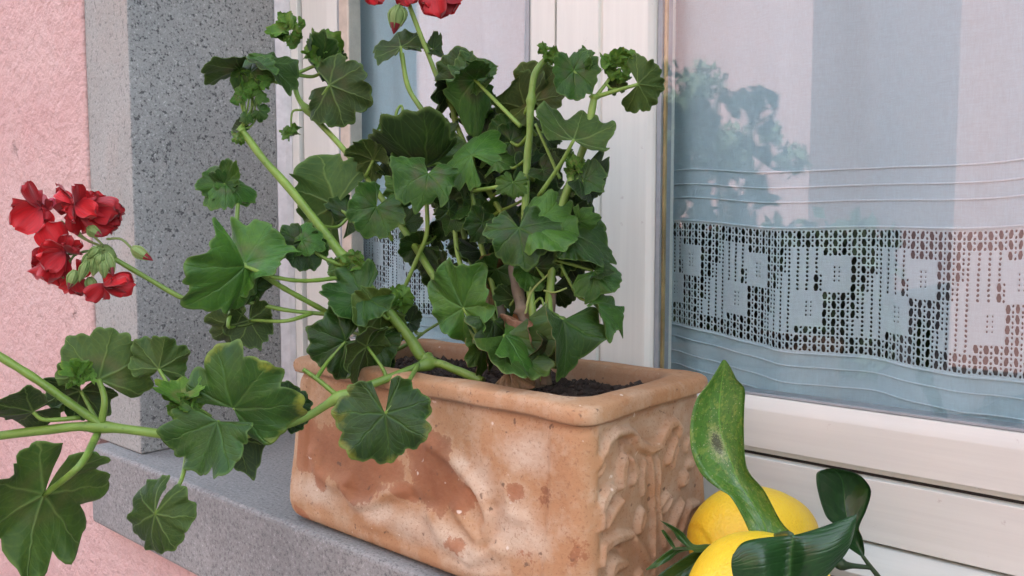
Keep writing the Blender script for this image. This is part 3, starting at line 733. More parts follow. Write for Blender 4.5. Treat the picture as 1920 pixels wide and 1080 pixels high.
def soil():
    r = np.random.default_rng(8); nx, ny = 90, 46; V = []; Fc = []; G = Geo()
    x0, x1, y0, y1 = PX0 + .030, PX1 - .030, PY0 + .030, PY1 - .030
    ph = r.uniform(0, 6, 12)
    def hgt(x, y):
        return .1515 + .0035 * math.sin(x * 40 + ph[0]) * math.sin(y * 55 + ph[1]) + .0022 * math.sin(x * 110 + ph[2] + y * 60) + .0016 * math.sin(y * 190 + x * 90 + ph[3])
    for j in range(ny + 1):
        for i in range(nx + 1):
            x = x0 + (x1 - x0) * i / nx; y = y0 + (y1 - y0) * j / ny; V.append((x, y, hgt(x, y) + r.uniform(-.0012, .0012)))
    for j in range(ny):
        for i in range(nx): a = j * (nx + 1) + i; Fc.append((a, a + 1, a + nx + 2, a + nx + 1))
    G.add(V, Fc)
    for k in range(900):                                     # crumbs
        x = r.uniform(x0 + .006, x1 - .006); y = r.uniform(y0 + .006, y1 - .006); s = r.uniform(.0008, .0042) * (1 if r.random() < .85 else 1.6); z = hgt(x, y) + s * .3
        o = r.normal(size=(6, 3)) * .18 * s
        B = np.array([(1, 0, 0), (-1, 0, 0), (0, 1, 0), (0, -1, 0), (0, 0, .8), (0, 0, -.8)]) * s + o + np.array((x, y, z))
        G.add(B, [(0, 2, 4), (2, 1, 4), (1, 3, 4), (3, 0, 4), (2, 0, 5), (1, 2, 5), (3, 1, 5), (0, 3, 5)])
    o = G.build('potting_soil', MT['soil'], smooth=False)
    tag(o, 'dark crumbly potting soil filling the terracotta planter', 'soil', kind='stuff')
soil()

# ------------------------------------------------------------------ geranium
random.seed(21)
plant = thing('geranium_plant', 'leggy geranium with lobed green leaves and red flower heads in the planter', 'geranium', tuple(onz(960, 700, .14)))
STEMS = []                                                    # sampled stem points, for hanging petioles on
def stem(pts, r0, r1, name='stem', m='stem', n=None, nodes=()):
    """pts: (px, py, distance along the view axis); radii in metres"""
    P = catmull([pt(*p) for p in pts], n or (8 * len(pts)))
    r0 *= .78; r1 *= .82
    k = np.linspace(0, 1, len(P)); rad = r0 + (r1 - r0) * k
    rad = rad * (1 + .05 * np.sin(k * 37 + pts[0][0]))
    for nd in nodes: rad = rad * (1 + .6 * np.exp(-((k - nd) / .016) ** 2))
    V, Fc = tube_geo(P, rad, 10); STEMS.append(P)
    return mk(name, V, Fc, MT[m], plant)

def blade(R, opt, rnd):
    """one lobed blade in its own plane (tip +Y, upper side +Z), upper and lower sheet with an edge"""
    SEG, RG = 84, 11; half = math.radians(opt.get('half', 160)); S = math.radians(50)
    lob, cre = opt.get('lobe', rnd.uniform(.10, .20)), opt.get('cren', rnd.uniform(.04, .065))
    asym = rnd.uniform(-.09, .09); ph = [rnd.uniform(0, 6.28) for _ in range(8)]
    cup, fold, wav = opt.get('cup', rnd.uniform(-.28, .34)), opt.get('fold', rnd.uniform(-.05, .25)), opt.get('wav', rnd.uniform(.09, .19))
    by, bx = opt.get('by', rnd.uniform(-.6, 1.6)), opt.get('bx', rnd.uniform(-1.0, 1.1))
    wx = opt.get('wx', 1.0); back = opt.get('back', .32)
    T = np.linspace(-half, half, SEG + 1); rad = np.array([.0, .06, .16, .28, .40, .52, .63, .73, .82, .90, .96, 1.0])
    lobe = np.abs(np.cos(math.pi * T / S))
    per = 1 + .05 * np.sin(T * 1.7 + ph[4]) + .04 * np.sin(T * 3.6 + ph[5]) + .02 * np.sin(T * 11 + ph[6])
    out = (1 - back * (np.abs(T) / half) ** 3) * (1 - lob + lob * lobe ** .55) * (1 - cre + cre * np.abs(np.cos(3.0 * math.pi * T / S + .4 + .5 * np.sin(T * 2 + ph[7])))) * per * (1 + asym * np.sin(T))
    top = []; uv = []
    tt, rr = np.meshgrid(T, rad); o2 = np.broadcast_to(out, tt.shape); rr2 = rr * (1 + (o2 - 1) * np.clip(rr * 1.15, 0, 1))
    x = rr2 * np.sin(tt); y = rr2 * np.cos(tt); U = np.stack([x.ravel(), y.ravel()], 1)
    off = np.abs((tt / S + .5) % 1 - .5) * S
    z = cup * rr ** 2 + fold * np.abs(x) + wav * (rr ** 2 * np.sin(3 * tt + ph[1]) + .6 * rr ** 3 * np.sin(7 * tt + ph[2]) + .4 * rr ** 4 * np.sin(14.4 * tt + ph[3]))
    z = z + .06 * rr * (off / (S / 2)) * np.clip(1.2 - rr, 0, 1)
    x = x * wx
    def bend(a, zz, b):
        if abs(b) < 1e-3: return a, zz
        return (np.sin(b * a) / b - zz * np.sin(b * a), zz * np.cos(b * a) - (1 - np.cos(b * a)) / b)
    y, z = bend(y, z, by); x, z = bend(x, z, bx)
    Q = np.stack([x.ravel(), y.ravel(), z.ravel()], 1) * R
    n = len(Q); w = SEG + 1; th = .00035
    V = np.vstack([Q, Q - np.array([0, 0, th])]); Fc = []; mi = []
    for j in range(RG):
        for i in range(SEG):
            a = j * w + i; Fc.append((a, a + 1, a + w + 1, a + w)); mi.append(0)
            Fc.append((n + a, n + a + w, n + a + w + 1, n + a + 1)); mi.append(1)
    for i in range(SEG):
        a = RG * w + i; Fc.append((a, a + 1, n + a + 1, n + a)); mi.append(1)
    blade.rim = np.tile(rr.ravel(), 2)
    return V, Fc, mi, np.vstack([U, U])

def orient(ax, ay, tx, ty, d, tilt, roll, side):
    P0 = pt(ax, ay, d); dx, dy = tx - ax, -(ty - ay); L = math.hypot(dx, dy)
    a = (CR * dx + CU * dy) / L; tl, ro = math.radians(tilt), math.radians(roll)
    view = ray(ax, ay); view = view / np.linalg.norm(view)
    A = math.cos(tl) * a + math.sin(tl) * view; A /= np.linalg.norm(A)
    W = np.cross(A, -view); W /= np.linalg.norm(W)             # width to the right of the tip, upper side to the camera
    W = W * side; Nn = np.cross(W, A)
    W2 = math.cos(ro) * W + math.sin(ro) * Nn; N2 = np.cross(W2, A)
    return P0, A, W2, N2, L / FPX * d / max(.25, math.cos(tl))
TOP, UND = 1, -1
def leaf(ax, ay, tx, ty, d, tilt=0, roll=0, side=TOP, pet=None, tint=None, edge=0.0, label=None, mats=None, pr=.0017, **opt):
    rnd = random.Random(int(ax * 7 + ay * 13 + tx * 3 + ty))
    P0, A, W, Nn, R = orient(ax, ay, tx, ty, d, tilt, roll, side)
    V, Fc, mi, uv = blade(R * .90, opt, rnd)
    V = P0 + V[:, :1] * W + V[:, 1:2] * A + V[:, 2:] * Nn
    o = mk('leaf', V, Fc, mats or [MT['leaf'], MT['under']], plant, uv=uv, matidx=mi, attrs=dict(rim=blade.rim))
    k = rnd.choice((.65, .85, 1.0, 1.2, 1.55)) * rnd.uniform(.93, 1.07); t = tint or (1, 1, 1)
    o.color = (t[0] * k * rnd.uniform(.9, 1.12), t[1] * k, t[2] * k * rnd.uniform(.85, 1.1), edge)
    if label: o['label'] = label
    if pet is not None:
        if pet == 'auto':
            best = None
            for S_ in STEMS:
                q = S_[::2]; dd = np.linalg.norm(q - P0, axis=1) + np.where(q[:, 2] > P0[2] + .005, .05, 0); i = int(dd.argmin())
                if best is None or dd[i] < best[0]: best = (dd[i], q[i])
            B = best[1]; mid = (P0 + B) / 2 - Nn * min(.02, .25 * best[0]) - np.array([0, 0, .003])
            pts = [B, mid, P0 - Nn * .0006]
        else: pts = [pt(*p) for p in pet] + [P0 - Nn * .0006]
        P = catmull(pts, 14); V, Fc = tube_geo(P, np.linspace(pr * 1.25, pr * .85, len(P)), 7)
        mk('petiole', V, Fc, MT['stem'], o)
    return o
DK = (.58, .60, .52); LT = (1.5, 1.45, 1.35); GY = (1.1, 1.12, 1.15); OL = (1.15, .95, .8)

# ---- stems
stem([(985, 735, .745), (955, 690, .765), (900, 640, .79), (840, 560, .81), (770, 450, .84), (700, 350, .862), (640, 275, .878), (575, 205, .89), (556, 175, .893), (552, 135, .895)], .0052, .0032, nodes=(.78,))
stem([(812, 682, .79), (790, 668, .80), (765, 630, .81), (700, 550, .815), (650, 490, .82), (600, 425, .825), (540, 350, .83), (495, 300, .835), (462, 256, .84), (448, 240, .84)], .0074, .0040, nodes=(.06, .45, .95))
stem([(780, 645, .82), (735, 600, .825), (690, 560, .83), (672, 545, .83)], .0034, .0028)
stem([(905, 715, .76), (850, 692, .78), (808, 682, .788), (720, 712, .765), (635, 746, .75), (560, 788, .745), (440, 818, .735), (360, 820, .73), (185, 800, .71), (80, 807, .70), (-40, 822, .69)], .0050, .0046, nodes=(.21, .40, .80))
stem([(190, 797, .71), (130, 755, .70), (60, 706, .69), (-30, 650, .68)], .0044, .0040)
stem([(1000, 728, .74), (985, 650, .76), (975, 560, .79), (965, 450, .80), (900, 330, .82), (856, 235, .83), (848, 205, .83), (822, 150, .84), (800, 95, .84), (768, 12, .845), (760, -20, .845)], 0.0037, 0.0027)
stem([(945, 640, .79), (880, 480, .82), (840, 300, .84), (800, 220, .845), (766, 165, .85), (753, 100, .85)], .0035, .0030)
stem([(1010, 722, .735), (1000, 600, .74), (985, 450, .75), (988, 310, .755), (993, 255, .755), (995, 200, .755), (1002, 142, .755), (1022, 113, .755), (1036, 106, .752)], .0048, .0034, nodes=(.65,))
stem([(1020, 715, .73), (1030, 560, .735), (1045, 420, .735), (1070, 340, .735), (1098, 265, .735), (1110, 205, .735), (1115, 178, .735)], .0046, .0038, nodes=(.97,))
stem([(960, 700, .76), (930, 560, .785), (895, 430, .80), (880, 300, .81)], 0.0034, 0.0029)
stem([(940, 690, .77), (900, 600, .79), (857, 470, .80), (855, 372, .81)], 0.0032, 0.0027)
stem([(1050, 335, .74), (1030, 290, .742), (1004, 232, .745)], .0020, .0016)
# thinner growth seen against the window
stem([(757, 542, .83), (781, 487, .825), (800, 437, .82), (800, 375, .82)], .0026, .0026, 'petiole')
stem([(739, 335, .84), (740, 270, .84), (742, 218, .84), (750, 199, .84), (755, 206, .838), (748, 232, .836)], .0022, .0014, 'bud_stalk')
stem([(654, 517, .82), (600, 525, .80), (555, 526, .78), (505, 518, .765)], .0026, .0023, 'petiole')
stem([(630, 594, .82), (560, 556, .80), (515, 530, .785), (480, 505, .77)], .0034, .0030, 'petiole')
stem([(622, 590, .81), (540, 582, .80), (463, 567, .79), (400, 572, .78), (345, 560, .775), (270, 518, .77), (214, 485, .765)], .0025, .0029, 'flower_stalk')
stem([(632, 742, .75), (600, 715, .748), (568, 692, .746)], .0030, .0022, 'petiole')
stem([(445, 452, .80), (444, 415, .805), (446, 382, .81)], .0026, .0024)
stem([(775, 640, .85), (800, 620, .86), (850, 590, .86)], .0019, .0017, 'petiole')
stem([(1113, 186, .735), (1130, 165, .735), (1146, 143, .735)], .0022, .0018)
stem([(1036, 487, .735), (1075, 497, .732), (1112, 508, .73)], .0018, .0016, 'petiole')
stem([(1050, 495, .735), (1066, 525, .735), (1085, 557, .73), (1110, 566, .725)], .0019, .0016, 'petiole')
stem([(1020, 545, .735), (1040, 548, .73), (1063, 540, .73)], .0012, .0010, 'dry_stalk', 'stem_pale')
stem([(985, 590, .74), (996, 548, .738), (1030, 512, .735)], .0016, .0010, 'dry_stalk', 'stem_pale')
stem([(975, 640, .745), (1000, 575, .74), (1015, 560, .735), (1022, 590, .732)], .0014, .0012, 'dry_stalk')

stem([(1010, 727, .735), (1000, 670, .738), (988, 610, .742), (972, 550, .752), (962, 500, .77)], .0085, .0058, 'woody_stem', 'wood', nodes=(.3, .62))
stem([(975, 722, .75), (965, 660, .755), (945, 600, .765), (938, 550, .78)], .0075, .0052, 'woody_stem', 'wood', nodes=(.5,))
stem([(1025, 722, .728), (1022, 660, .73), (1030, 600, .732), (1035, 550, .735)], .0060, .0048, 'woody_stem', 'wood', nodes=(.45,))
# ---- leaves on the trailing stem
leaf(185, 712, 216, 600, .715, 8, 0, UND, [(190, 792, .71), (196, 750, .708)], pr=.0026, tint=(.9, .95, .9), cup=.1, half=112, by=.2, bx=-.2, wav=.06)
leaf(152, 733, 132, 800, .735, 20, 0, UND, [(185, 795, .715)], tint=DK, wx=1.05)
leaf(298, 692, 312, 620, .715, -5, 0, UND, [(395, 782, .725), (330, 738, .712)], tint=LT, cup=.12, half=128, by=.1, bx=.1)
leaf(62, 772, -22, 792, .69, -10, 62, UND, [(150, 783, .71), (85, 787, .695)], fold=.25, bx=.2)
leaf(83, 927, 24, 1068, .665, -6, 38, UND, [(182, 815, .71), (150, 872, .645)], pr=.0026, fold=.1, bx=-.2, half=174, by=.2, back=.2, lobe=.24)
leaf(291, 964, 262, 1068, .69, 5, -38, UND, [(352, 835, .73), (338, 905, .70)], fold=.05, bx=.3, half=172, back=.35, by=.1, wx=.85)
leaf(437, 765, 520, 662, .715, -18, 0, TOP, [(500, 805, .742), (470, 790, .725)], tint=(1.0, 1.12, 1.1), edge=.9, cup=-.1, half=118, by=.3, bx=.2, fold=.1, label='broad leaf with a yellowing edge')
leaf(408, 790, 366, 898, .70, -10, -36, TOP, [(440, 818, .735)], fold=.3, half=105, back=.2)
leaf(447, 822, 462, 884, .742, 35, 0, UND, 'auto', tint=DK)
leaf(540, 775, 590, 742, .76, 20, 20, TOP, 'auto', tint=DK)
leaf(722, 776, 734, 884, .665, -8, 0, TOP, [(785, 682, .785), (768, 712, .72), (745, 745, .675)], edge=.8, cup=-.06, fold=.02, by=.12, bx=.12, half=164, back=.3, lobe=.17, label='wide lobed leaf hanging in front of the planter')
leaf(648, 640, 578, 678, .79, -20, 10, TOP, 'auto', fold=.1, bx=.35, tint=(.85, .9, .85))
leaf(688, 650, 649, 728, .78, 0, 66, UND, 'auto', tint=OL, fold=.2)
leaf(715, 588, 660, 645, .805, -10, 38, UND, 'auto', tint=(1.1, 1.05, .9))
leaf(683, 556, 620, 600, .80, -20, -30, TOP, 'auto', tint=(.55, .6, .6), fold=.15)
leaf(703, 640, 765, 652, .81, -15, 20, TOP, 'auto', tint=DK)
leaf(690, 655, 745, 690, .83, 0, 20, TOP, 'auto', tint=DK)
leaf(768, 604, 797, 596, .86, 0, 25, TOP, 'auto', tint=DK)
leaf(640, 615, 600, 625, .83, 0, 20, UND, 'auto', tint=DK)
# ---- around the crook on the left
leaf(459, 499, 378, 588, .755, -22, 40, TOP, [(505, 518, .765)], tint=(1.0, 1.08, 1.15), cup=-.15, bx=.5, by=.2, half=105, back=.2, wx=.85)
leaf(459, 494, 562, 452, .775, -12, 40, TOP, [(480, 505, .772)], tint=GY, fold=.15, half=110, back=.25, wx=.8, by=.2)
leaf(462, 488, 461, 410, .79, 10, 62, UND, 'auto', tint=(1.0, 1.0, .9), half=110)
leaf(565, 455, 540, 510, .80, 0, 10, TOP, [(650, 500, .82), (610, 485, .81)], tint=(.85, .9, .85))
leaf(566, 450, 602, 428, .795, 10, 25, TOP, 'auto')
leaf(428, 500, 383, 470, .80, 12, 20, UND, 'auto', tint=(.8, .85, .8))
leaf(440, 612, 386, 645, .785, 10, 10, UND, 'auto', tint=DK)
leaf(468, 600, 492, 650, .79, 15, 10, UND, 'auto', tint=DK)
leaf(478, 540, 505, 578, .79, 20, 10, TOP, 'auto', tint=DK)
# ---- upper left
leaf(629, 386, 524, 336, .86, 8, 14, UND, [(672, 425, .85), (650, 402, .855)], tint=(.78, .82, .75), cup=.05, half=115, back=.2)
leaf(706, 388, 672, 448, .80, -12, 0, TOP, [(735, 450, .83)], tint=(1.1, 1.15, 1.15), cup=-.08)
leaf(885, 292, 850, 250, .775, 35, 0, TOP, 'auto', tint=GY, wx=1.15)
leaf(803, 326, 790, 388, .77, -30, 0, TOP, 'auto', tint=GY, wx=1.12, fold=.1)
leaf(800, 312, 690, 322, .83, 5, 62, TOP, 'auto', tint=DK)
leaf(800, 288, 778, 212, .84, 10, 0, TOP, 'auto', tint=DK)
leaf(700, 300, 650, 272, .85, 0, 45, UND, 'auto', tint=(.9, .85, .7))
leaf(752, 88, 744, 56, .85, 62, 0, UND, 'auto', tint=(.85, .85, .75), cup=-.2, half=160)
leaf(812, 92, 850, 100, .86, 0, 50, TOP, 'auto')
leaf(890, 150, 800, 152, .79, -10, 42, TOP, [(976, 237, .755), (925, 185, .775)], tint=(1.2, 1.15, 1.3), fold=.12)
leaf(892, 148, 930, 104, .80, 10, 40, TOP, 'auto', tint=DK)
leaf(862, 142, 815, 108, .81, 10, 10, TOP, 'auto', tint=DK)
leaf(850, 168, 776, 160, .82, 0, 52, UND, 'auto', tint=DK)
leaf(988, 206, 905, 172, .79, 10, 30, UND, 'auto', tint=DK, label='dark leaf seen from below with pale veins')
leaf(1002, 190, 982, 113, .78, 5, 28, UND, 'auto', tint=OL)
leaf(1076, 263, 1092, 212, .715, 55, 0, UND, [(1010, 368, .745), (1048, 312, .73)], tint=(.85, .85, .75), wx=1.05, cup=-.15, half=120, by=.1, bx=.2)
leaf(952, 252, 925, 208, .80, 10, 0, TOP, 'auto', tint=DK)
leaf(958, 266, 1016, 288, .79, 0, 20, TOP, 'auto', tint=DK)
leaf(1020, 246, 1062, 262, .765, 0, 35, TOP, 'auto', tint=DK)
leaf(963, 342, 960, 389, .735, -8, 0, TOP, [(885, 358, .79), (925, 352, .75)], tint=(1.9, 1.75, 1.3), lobe=.36, cren=.12, label='small bright fresh leaf at the heart of the plant')
leaf(973, 428, 985, 503, .715, -22, 0, TOP, 'auto', tint=(.75, .86, .85), wx=1.1, cup=-.05, by=.3, bx=.3, half=158, label='broad bluish-green leaf facing the street')
leaf(1000, 425, 1104, 424, .72, 0, 45, TOP, 'auto', tint=GY, fold=.2, half=110)
leaf(1062, 366, 1036, 340, .735, 10, 0, TOP, 'auto', tint=GY)
leaf(1085, 335, 1150, 394, .725, 0, 48, TOP, 'auto', tint=DK, half=105, lobe=.24)
leaf(1094, 338, 1108, 290, .725, 10, 35, TOP, 'auto')
leaf(1068, 440, 1180, 458, .73, 0, 48, TOP, 'auto', tint=DK, half=110, lobe=.26)
leaf(1075, 385, 1135, 412, .745, 0, 25, TOP, 'auto', tint=DK)
leaf(1050, 470, 1086, 508, .75, 0, 20, TOP, 'auto', tint=DK)
leaf(1114, 508, 1160, 556, .725, -10, 30, TOP, None, tint=(.9, .95, .95), fold=.2, half=110)
leaf(1116, 506, 1162, 488, .73, 0, 40, TOP, None, tint=DK)
leaf(1110, 567, 1196, 622, .72, 0, 64, TOP, None, tint=(.75, .8, .7), fold=.25, by=.6, half=100, wx=.8)
leaf(868, 577, 826, 476, .745, -5, 28, TOP, [(960, 690, .765), (905, 640, .75)], tint=(.9, .95, .85), cup=.1, fold=.1, by=.3, bx=.5, half=168, back=.3, wx=.8, label='long leaf with its two back lobes turned to the light')
leaf(948, 628, 1008, 724, .72, -15, 30, TOP, 'auto', tint=(1.1, .9, .9), edge=.1, mats=[MT['leaf'], MT['dry']], half=95, back=.1, wx=.75)
leaf(946, 628, 1046, 660, .715, 0, 62, TOP, 'auto', tint=(.9, 1, .9), half=95, back=.1)
leaf(955, 694, 1012, 730, .73, -10, 35, TOP, 'auto', mats=[MT['dry'], MT['dry']], half=100, label='withered tan leaf lying on the soil')
leaf(1056, 600, 1082, 712, .70, -10, 48, TOP, [(1030, 548, .735), (1035, 590, .72)], tint=(1.05, .95, .9), fold=.25, mats=[MT['leaf'], MT['dry']], half=105, back=.15, wx=.8)
for a, ro in [((925, 602, 944, 688, .745), 45), ((985, 606, 972, 694, .732), -50), ((1030, 640, 1012, 716, .718), 40), ((900, 640, 918, 700, .76), 55), ((960, 650, 948, 712, .738), 20)]:
    leaf(*a, -8, ro, TOP, 'auto', tint=(1.0, .85, .9), mats=[MT['dry'] if ro in (-50, 20) else MT['leaf'], MT['dry']], half=105, back=.15, wx=.75, fold=.3, by=.5)
for a, ro in [((905, 418, 880, 458, .775), 20), ((1040, 440, 1062, 486, .745), -30), ((930, 300, 968, 282, .775), 35), ((850, 400, 826, 438, .80), -25), ((1018, 318, 1052, 338, .755), 30), ((760, 360, 742, 396, .815), 30), ((1085, 415, 1118, 440, .735), -35), ((990, 505, 1016, 548, .742), 30)]:
    leaf(*a, random.uniform(-30, 30), ro, TOP, 'auto', pr=.0013)
leaf(945, 510, 908, 566, .80, 10, 20, TOP, 'auto', tint=(.8, .8, .7), mats=[MT['dry'], MT['dry']])
leaf(978, 622, 968, 582, .755, 20, 20, TOP, 'auto', mats=[MT['dry'], MT['dry']], tint=(1.7, 1.1, .7), lobe=.35, wav=.2, label='crumpled orange-brown dead leaf')
leaf(790, 462, 744, 478, .84, 0, 25, TOP, 'auto', tint=DK)
leaf(840, 420, 805, 400, .84, 10, 0, TOP, 'auto', tint=DK)
leaf(870, 430, 858, 392, .845, 0, 10, UND, 'auto', tint=DK)
leaf(905, 400, 930, 440, .82, 0, 20, TOP, 'auto', tint=DK)
leaf(760, 420, 790, 390, .85, 0, 30, TOP, 'auto', tint=DK)
leaf(930, 540, 905, 500, .82, 0, 20, TOP, 'auto', tint=DK)
leaf(975, 520, 950, 560, .80, 0, 30, UND, 'auto', tint=DK)
leaf(720, 300, 760, 270, .86, 0, 30, TOP, 'auto', tint=DK)
leaf(905, 330, 860, 372, .81, 0, 20, TOP, 'auto', tint=DK)
leaf(1000, 330, 1030, 300, .79, 0, 30, TOP, 'auto', tint=DK)
leaf(925, 260, 880, 220, .82, 0, 20, TOP, 'auto', tint=DK)
leaf(870, 215, 905, 190, .83, 10, 30, TOP, 'auto', tint=DK)
leaf(1020, 400, 1050, 372, .78, 0, 30, TOP, 'auto', tint=DK)
leaf(655, 405, 690, 360, .855, 10, 20, TOP, 'auto', tint=DK)
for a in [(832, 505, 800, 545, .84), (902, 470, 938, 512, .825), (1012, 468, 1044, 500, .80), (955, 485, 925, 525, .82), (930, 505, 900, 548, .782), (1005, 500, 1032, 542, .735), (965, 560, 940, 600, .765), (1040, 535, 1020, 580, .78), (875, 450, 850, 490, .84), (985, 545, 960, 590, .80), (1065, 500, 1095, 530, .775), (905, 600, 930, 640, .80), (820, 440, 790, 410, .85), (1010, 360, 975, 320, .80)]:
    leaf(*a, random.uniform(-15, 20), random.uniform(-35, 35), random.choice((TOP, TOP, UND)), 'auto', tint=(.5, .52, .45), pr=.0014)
rl = random.Random(77)
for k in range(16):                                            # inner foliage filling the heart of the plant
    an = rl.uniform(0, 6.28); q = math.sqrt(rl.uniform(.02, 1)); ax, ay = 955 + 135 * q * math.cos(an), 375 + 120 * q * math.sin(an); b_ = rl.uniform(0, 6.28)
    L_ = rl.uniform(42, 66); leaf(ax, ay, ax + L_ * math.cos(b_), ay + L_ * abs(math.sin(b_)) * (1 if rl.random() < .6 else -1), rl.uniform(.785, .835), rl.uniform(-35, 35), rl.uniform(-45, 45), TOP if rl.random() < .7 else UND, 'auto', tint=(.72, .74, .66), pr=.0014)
# ---- upper right
leaf(1076, 133, 1079, 199, .73, -5, 12, TOP, [(1108, 172, .735)], tint=(.85, .95, .85), wx=.95)
leaf(1076, 132, 1056, 86, .738, 15, 20, TOP, None, tint=(.9, 1, .85))
leaf(1092, 125, 1098, 88, .74, 10, 50, TOP, None)
leaf(1196, 158, 1260, 166, .725, 5, 0, UND, [(1116, 182, .735), (1155, 170, .73)], tint=(.8, .88, .75), cup=.15, half=125, by=.1, bx=.1, back=.15)
leaf(1158, 166, 1152, 142, .74, 10, 10, UND, 'auto', pr=.001)
# ---- top left, against the frame
leaf(618, 160, 704, 192, .87, -5, 0, UND, [(575, 208, .89), (596, 190, .878)], tint=(.95, .98, .9), cup=.05, half=150, back=.5, by=.1, bx=.1)
leaf(608, 120, 534, 108, .89, 10, 45, TOP, 'auto', tint=(1, 1.05, 1))
leaf(618, 118, 642, 88, .895, 10, 30, TOP, 'auto', tint=DK)
leaf(452, 130, 371, 150, .845, 0, 74, UND, 'auto', tint=(1.3, 1.15, 1.1), cup=0, fold=.15, bx=0, by=.3, wav=.05, half=120)
leaf(492, 116, 568, 160, .85, 0, 70, TOP, 'auto', tint=(.9, .85, .8), cup=0, fold=.15, bx=0, by=.4, half=120)
leaf(470, 136, 470, 82, .835, 10, 25, TOP, 'auto', tint=(1.2, 1.25, 1.1))
leaf(495, 118, 510, 88, .855, 0, 40, TOP, 'auto')
for a in [(447, 182, 432, 192), (486, 208, 502, 222), (462, 218, 460, 234), (470, 165, 452, 150), (480, 180, 500, 168), (455, 172, 438, 160), (492, 152, 512, 150)]:
    leaf(*a, .835, random.uniform(-20, 20), random.uniform(-35, 35), TOP, 'auto', tint=LT, pr=.001, lobe=.25)
# leaf whorl against the stone
for a, tl, ro in [((420, 344, 386, 308), 10, 0), ((420, 344, 384, 362), -10, 10), ((424, 344, 446, 318), 0, 30), ((424, 346, 476, 374), -10, 45), ((422, 348, 432, 372), 0, 20)]:
    leaf(*a, .81, tl, ro, TOP, 'auto', tint=(1.1, 1.15, 1.05), pr=.0012, lobe=.22)
leaf(450, 375, 448, 358, .815, 40, 0, UND, None, tint=DK); leaf(452, 240, 450, 222, .84, 30, 0, UND, None, tint=DK)

# ---- young shoots: little folded leaves packed together
def shoot(cx, cy, d, R, n, name='young_shoot', seed=0, up=True, spread=1.0, m=None):
    rnd = random.Random(seed * 31 + int(cx)); G = Geo(); R *= 1.22; n = int(n * 1.3)
    for k in range(n):
        an = rnd.uniform(0, 6.28); q = rnd.uniform(.1, .75) * R * spread
        ax, ay = cx + q * math.cos(an), cy + q * math.sin(an) * .9
        tx, ty = ax + R * rnd.uniform(.45, .8) * math.cos(an + rnd.uniform(-.5, .5)), ay + R * rnd.uniform(.45, .8) * math.sin(an + rnd.uniform(-.5, .5)) - (R * .15 if up else -R * .15)
        if math.hypot(tx - ax, ty - ay) < 3: continue
        P0, A, W, Nn, RR = orient(ax, ay, tx, ty, d + rnd.uniform(-.004, .004), rnd.uniform(-35, 45), rnd.uniform(-55, 55), rnd.choice((1, 1, -1)))
        V, Fc, mi, uv = blade(RR, dict(lobe=.28, cren=.08, wav=.14, fold=rnd.uniform(.1, .6)), rnd)
        V = V.reshape(2, 12, 85, 3)[:, ::2][:, :, ::2].reshape(2, 6, 43, 3); U = uv.reshape(2, 12, 85, 2)[:, ::2][:, :, ::2].reshape(-1, 2)
        V = V.reshape(-1, 3); nn = 6 * 43; F2 = []
        for j in range(5):
            for i in range(42):
                a = j * 43 + i; F2 += [(a, a + 1, a + 44, a + 43), (nn + a, nn + a + 43, nn + a + 44, nn + a + 1)]
        G.add(P0 + V[:, :1] * W + V[:, 1:2] * A + V[:, 2:] * Nn, F2, 0, U)
    o = G.build(name, m or MT['leaf'], plant); o.color = (3.0, 2.4, 2.2, .1); return o
shoot(548, 58, .895, 26, 9, seed=1); shoot(535, 45, .895, 14, 4, seed=2); shoot(605, 92, .885, 26, 10, seed=3); shoot(470, 150, .84, 22, 6, seed=4)
shoot(147, 705, .70, 24, 9, seed=5); shoot(345, 758, .71, 26, 10, seed=6); shoot(660, 486, .812, 20, 10, seed=7); shoot(633, 508, .82, 18, 6, seed=17)
shoot(748, 560, .82, 22, 10, seed=8); shoot(1164, 125, .732, 28, 12, seed=9); shoot(1027, 95, .75, 14, 9, seed=10); shoot(1035, 112, .75, 14, 5, seed=11)
shoot(738, 240, .836, 20, 9, seed=12, up=False); shoot(546, 246, .885, 14, 8, seed=13, up=False); shoot(445, 262, .838, 13, 6, seed=14); shoot(900, 215, .82, 16, 8, seed=15); shoot(1078, 318, .73, 18, 6, seed=16)
stem([(566, 206, .89), (550, 208, .888), (546, 222, .886), (546, 240, .885)], .0016, .0012, 'bud_stalk')

# ---- flower heads
def petal_geo(R, wid, rnd):
    nu, nv = 8, 12; V = []; U = []
    cu, cv, wv, p1 = rnd.uniform(-.5, .9), rnd.uniform(-.8, .8), rnd.uniform(.08, .2), rnd.uniform(0, 6)
    for s in (0, 1):
        for i in range(nv + 1):
            v = i / nv; w = wid * (.16 + .84 * math.sin(min(1, v * 1.12) ** .8 * math.pi * .62) ** 1.2) * (1 if v < .86 else math.sqrt(max(.0, 1 - ((v - .86) / .145) ** 2)) * .995 + .005)
            for j in range(nu + 1):
                u = j / nu * 2 - 1; x = u * w; y = v - .05 * u * u * v + (.03 * math.sin(u * 7 + p1) if v > .9 else 0)
                z = cu * x * x * 1.6 + wv * v * v * math.sin(u * 4 + p1) + .35 * cv * v * v - s * .012
                V.append((x, y, z)); U.append((u * .5 + .5, v))
    V = np.array(V) * R; n = (nu + 1) * (nv + 1); Fc = []
    for i in range(nv):
        for j in range(nu):
            a = i * (nu + 1) + j; Fc += [(a, a + 1, a + nu + 2, a + nu + 1), (n + a, n + a + nu + 1, n + a + nu + 2, n + a + 1)]
    return V, Fc, np.array(U)
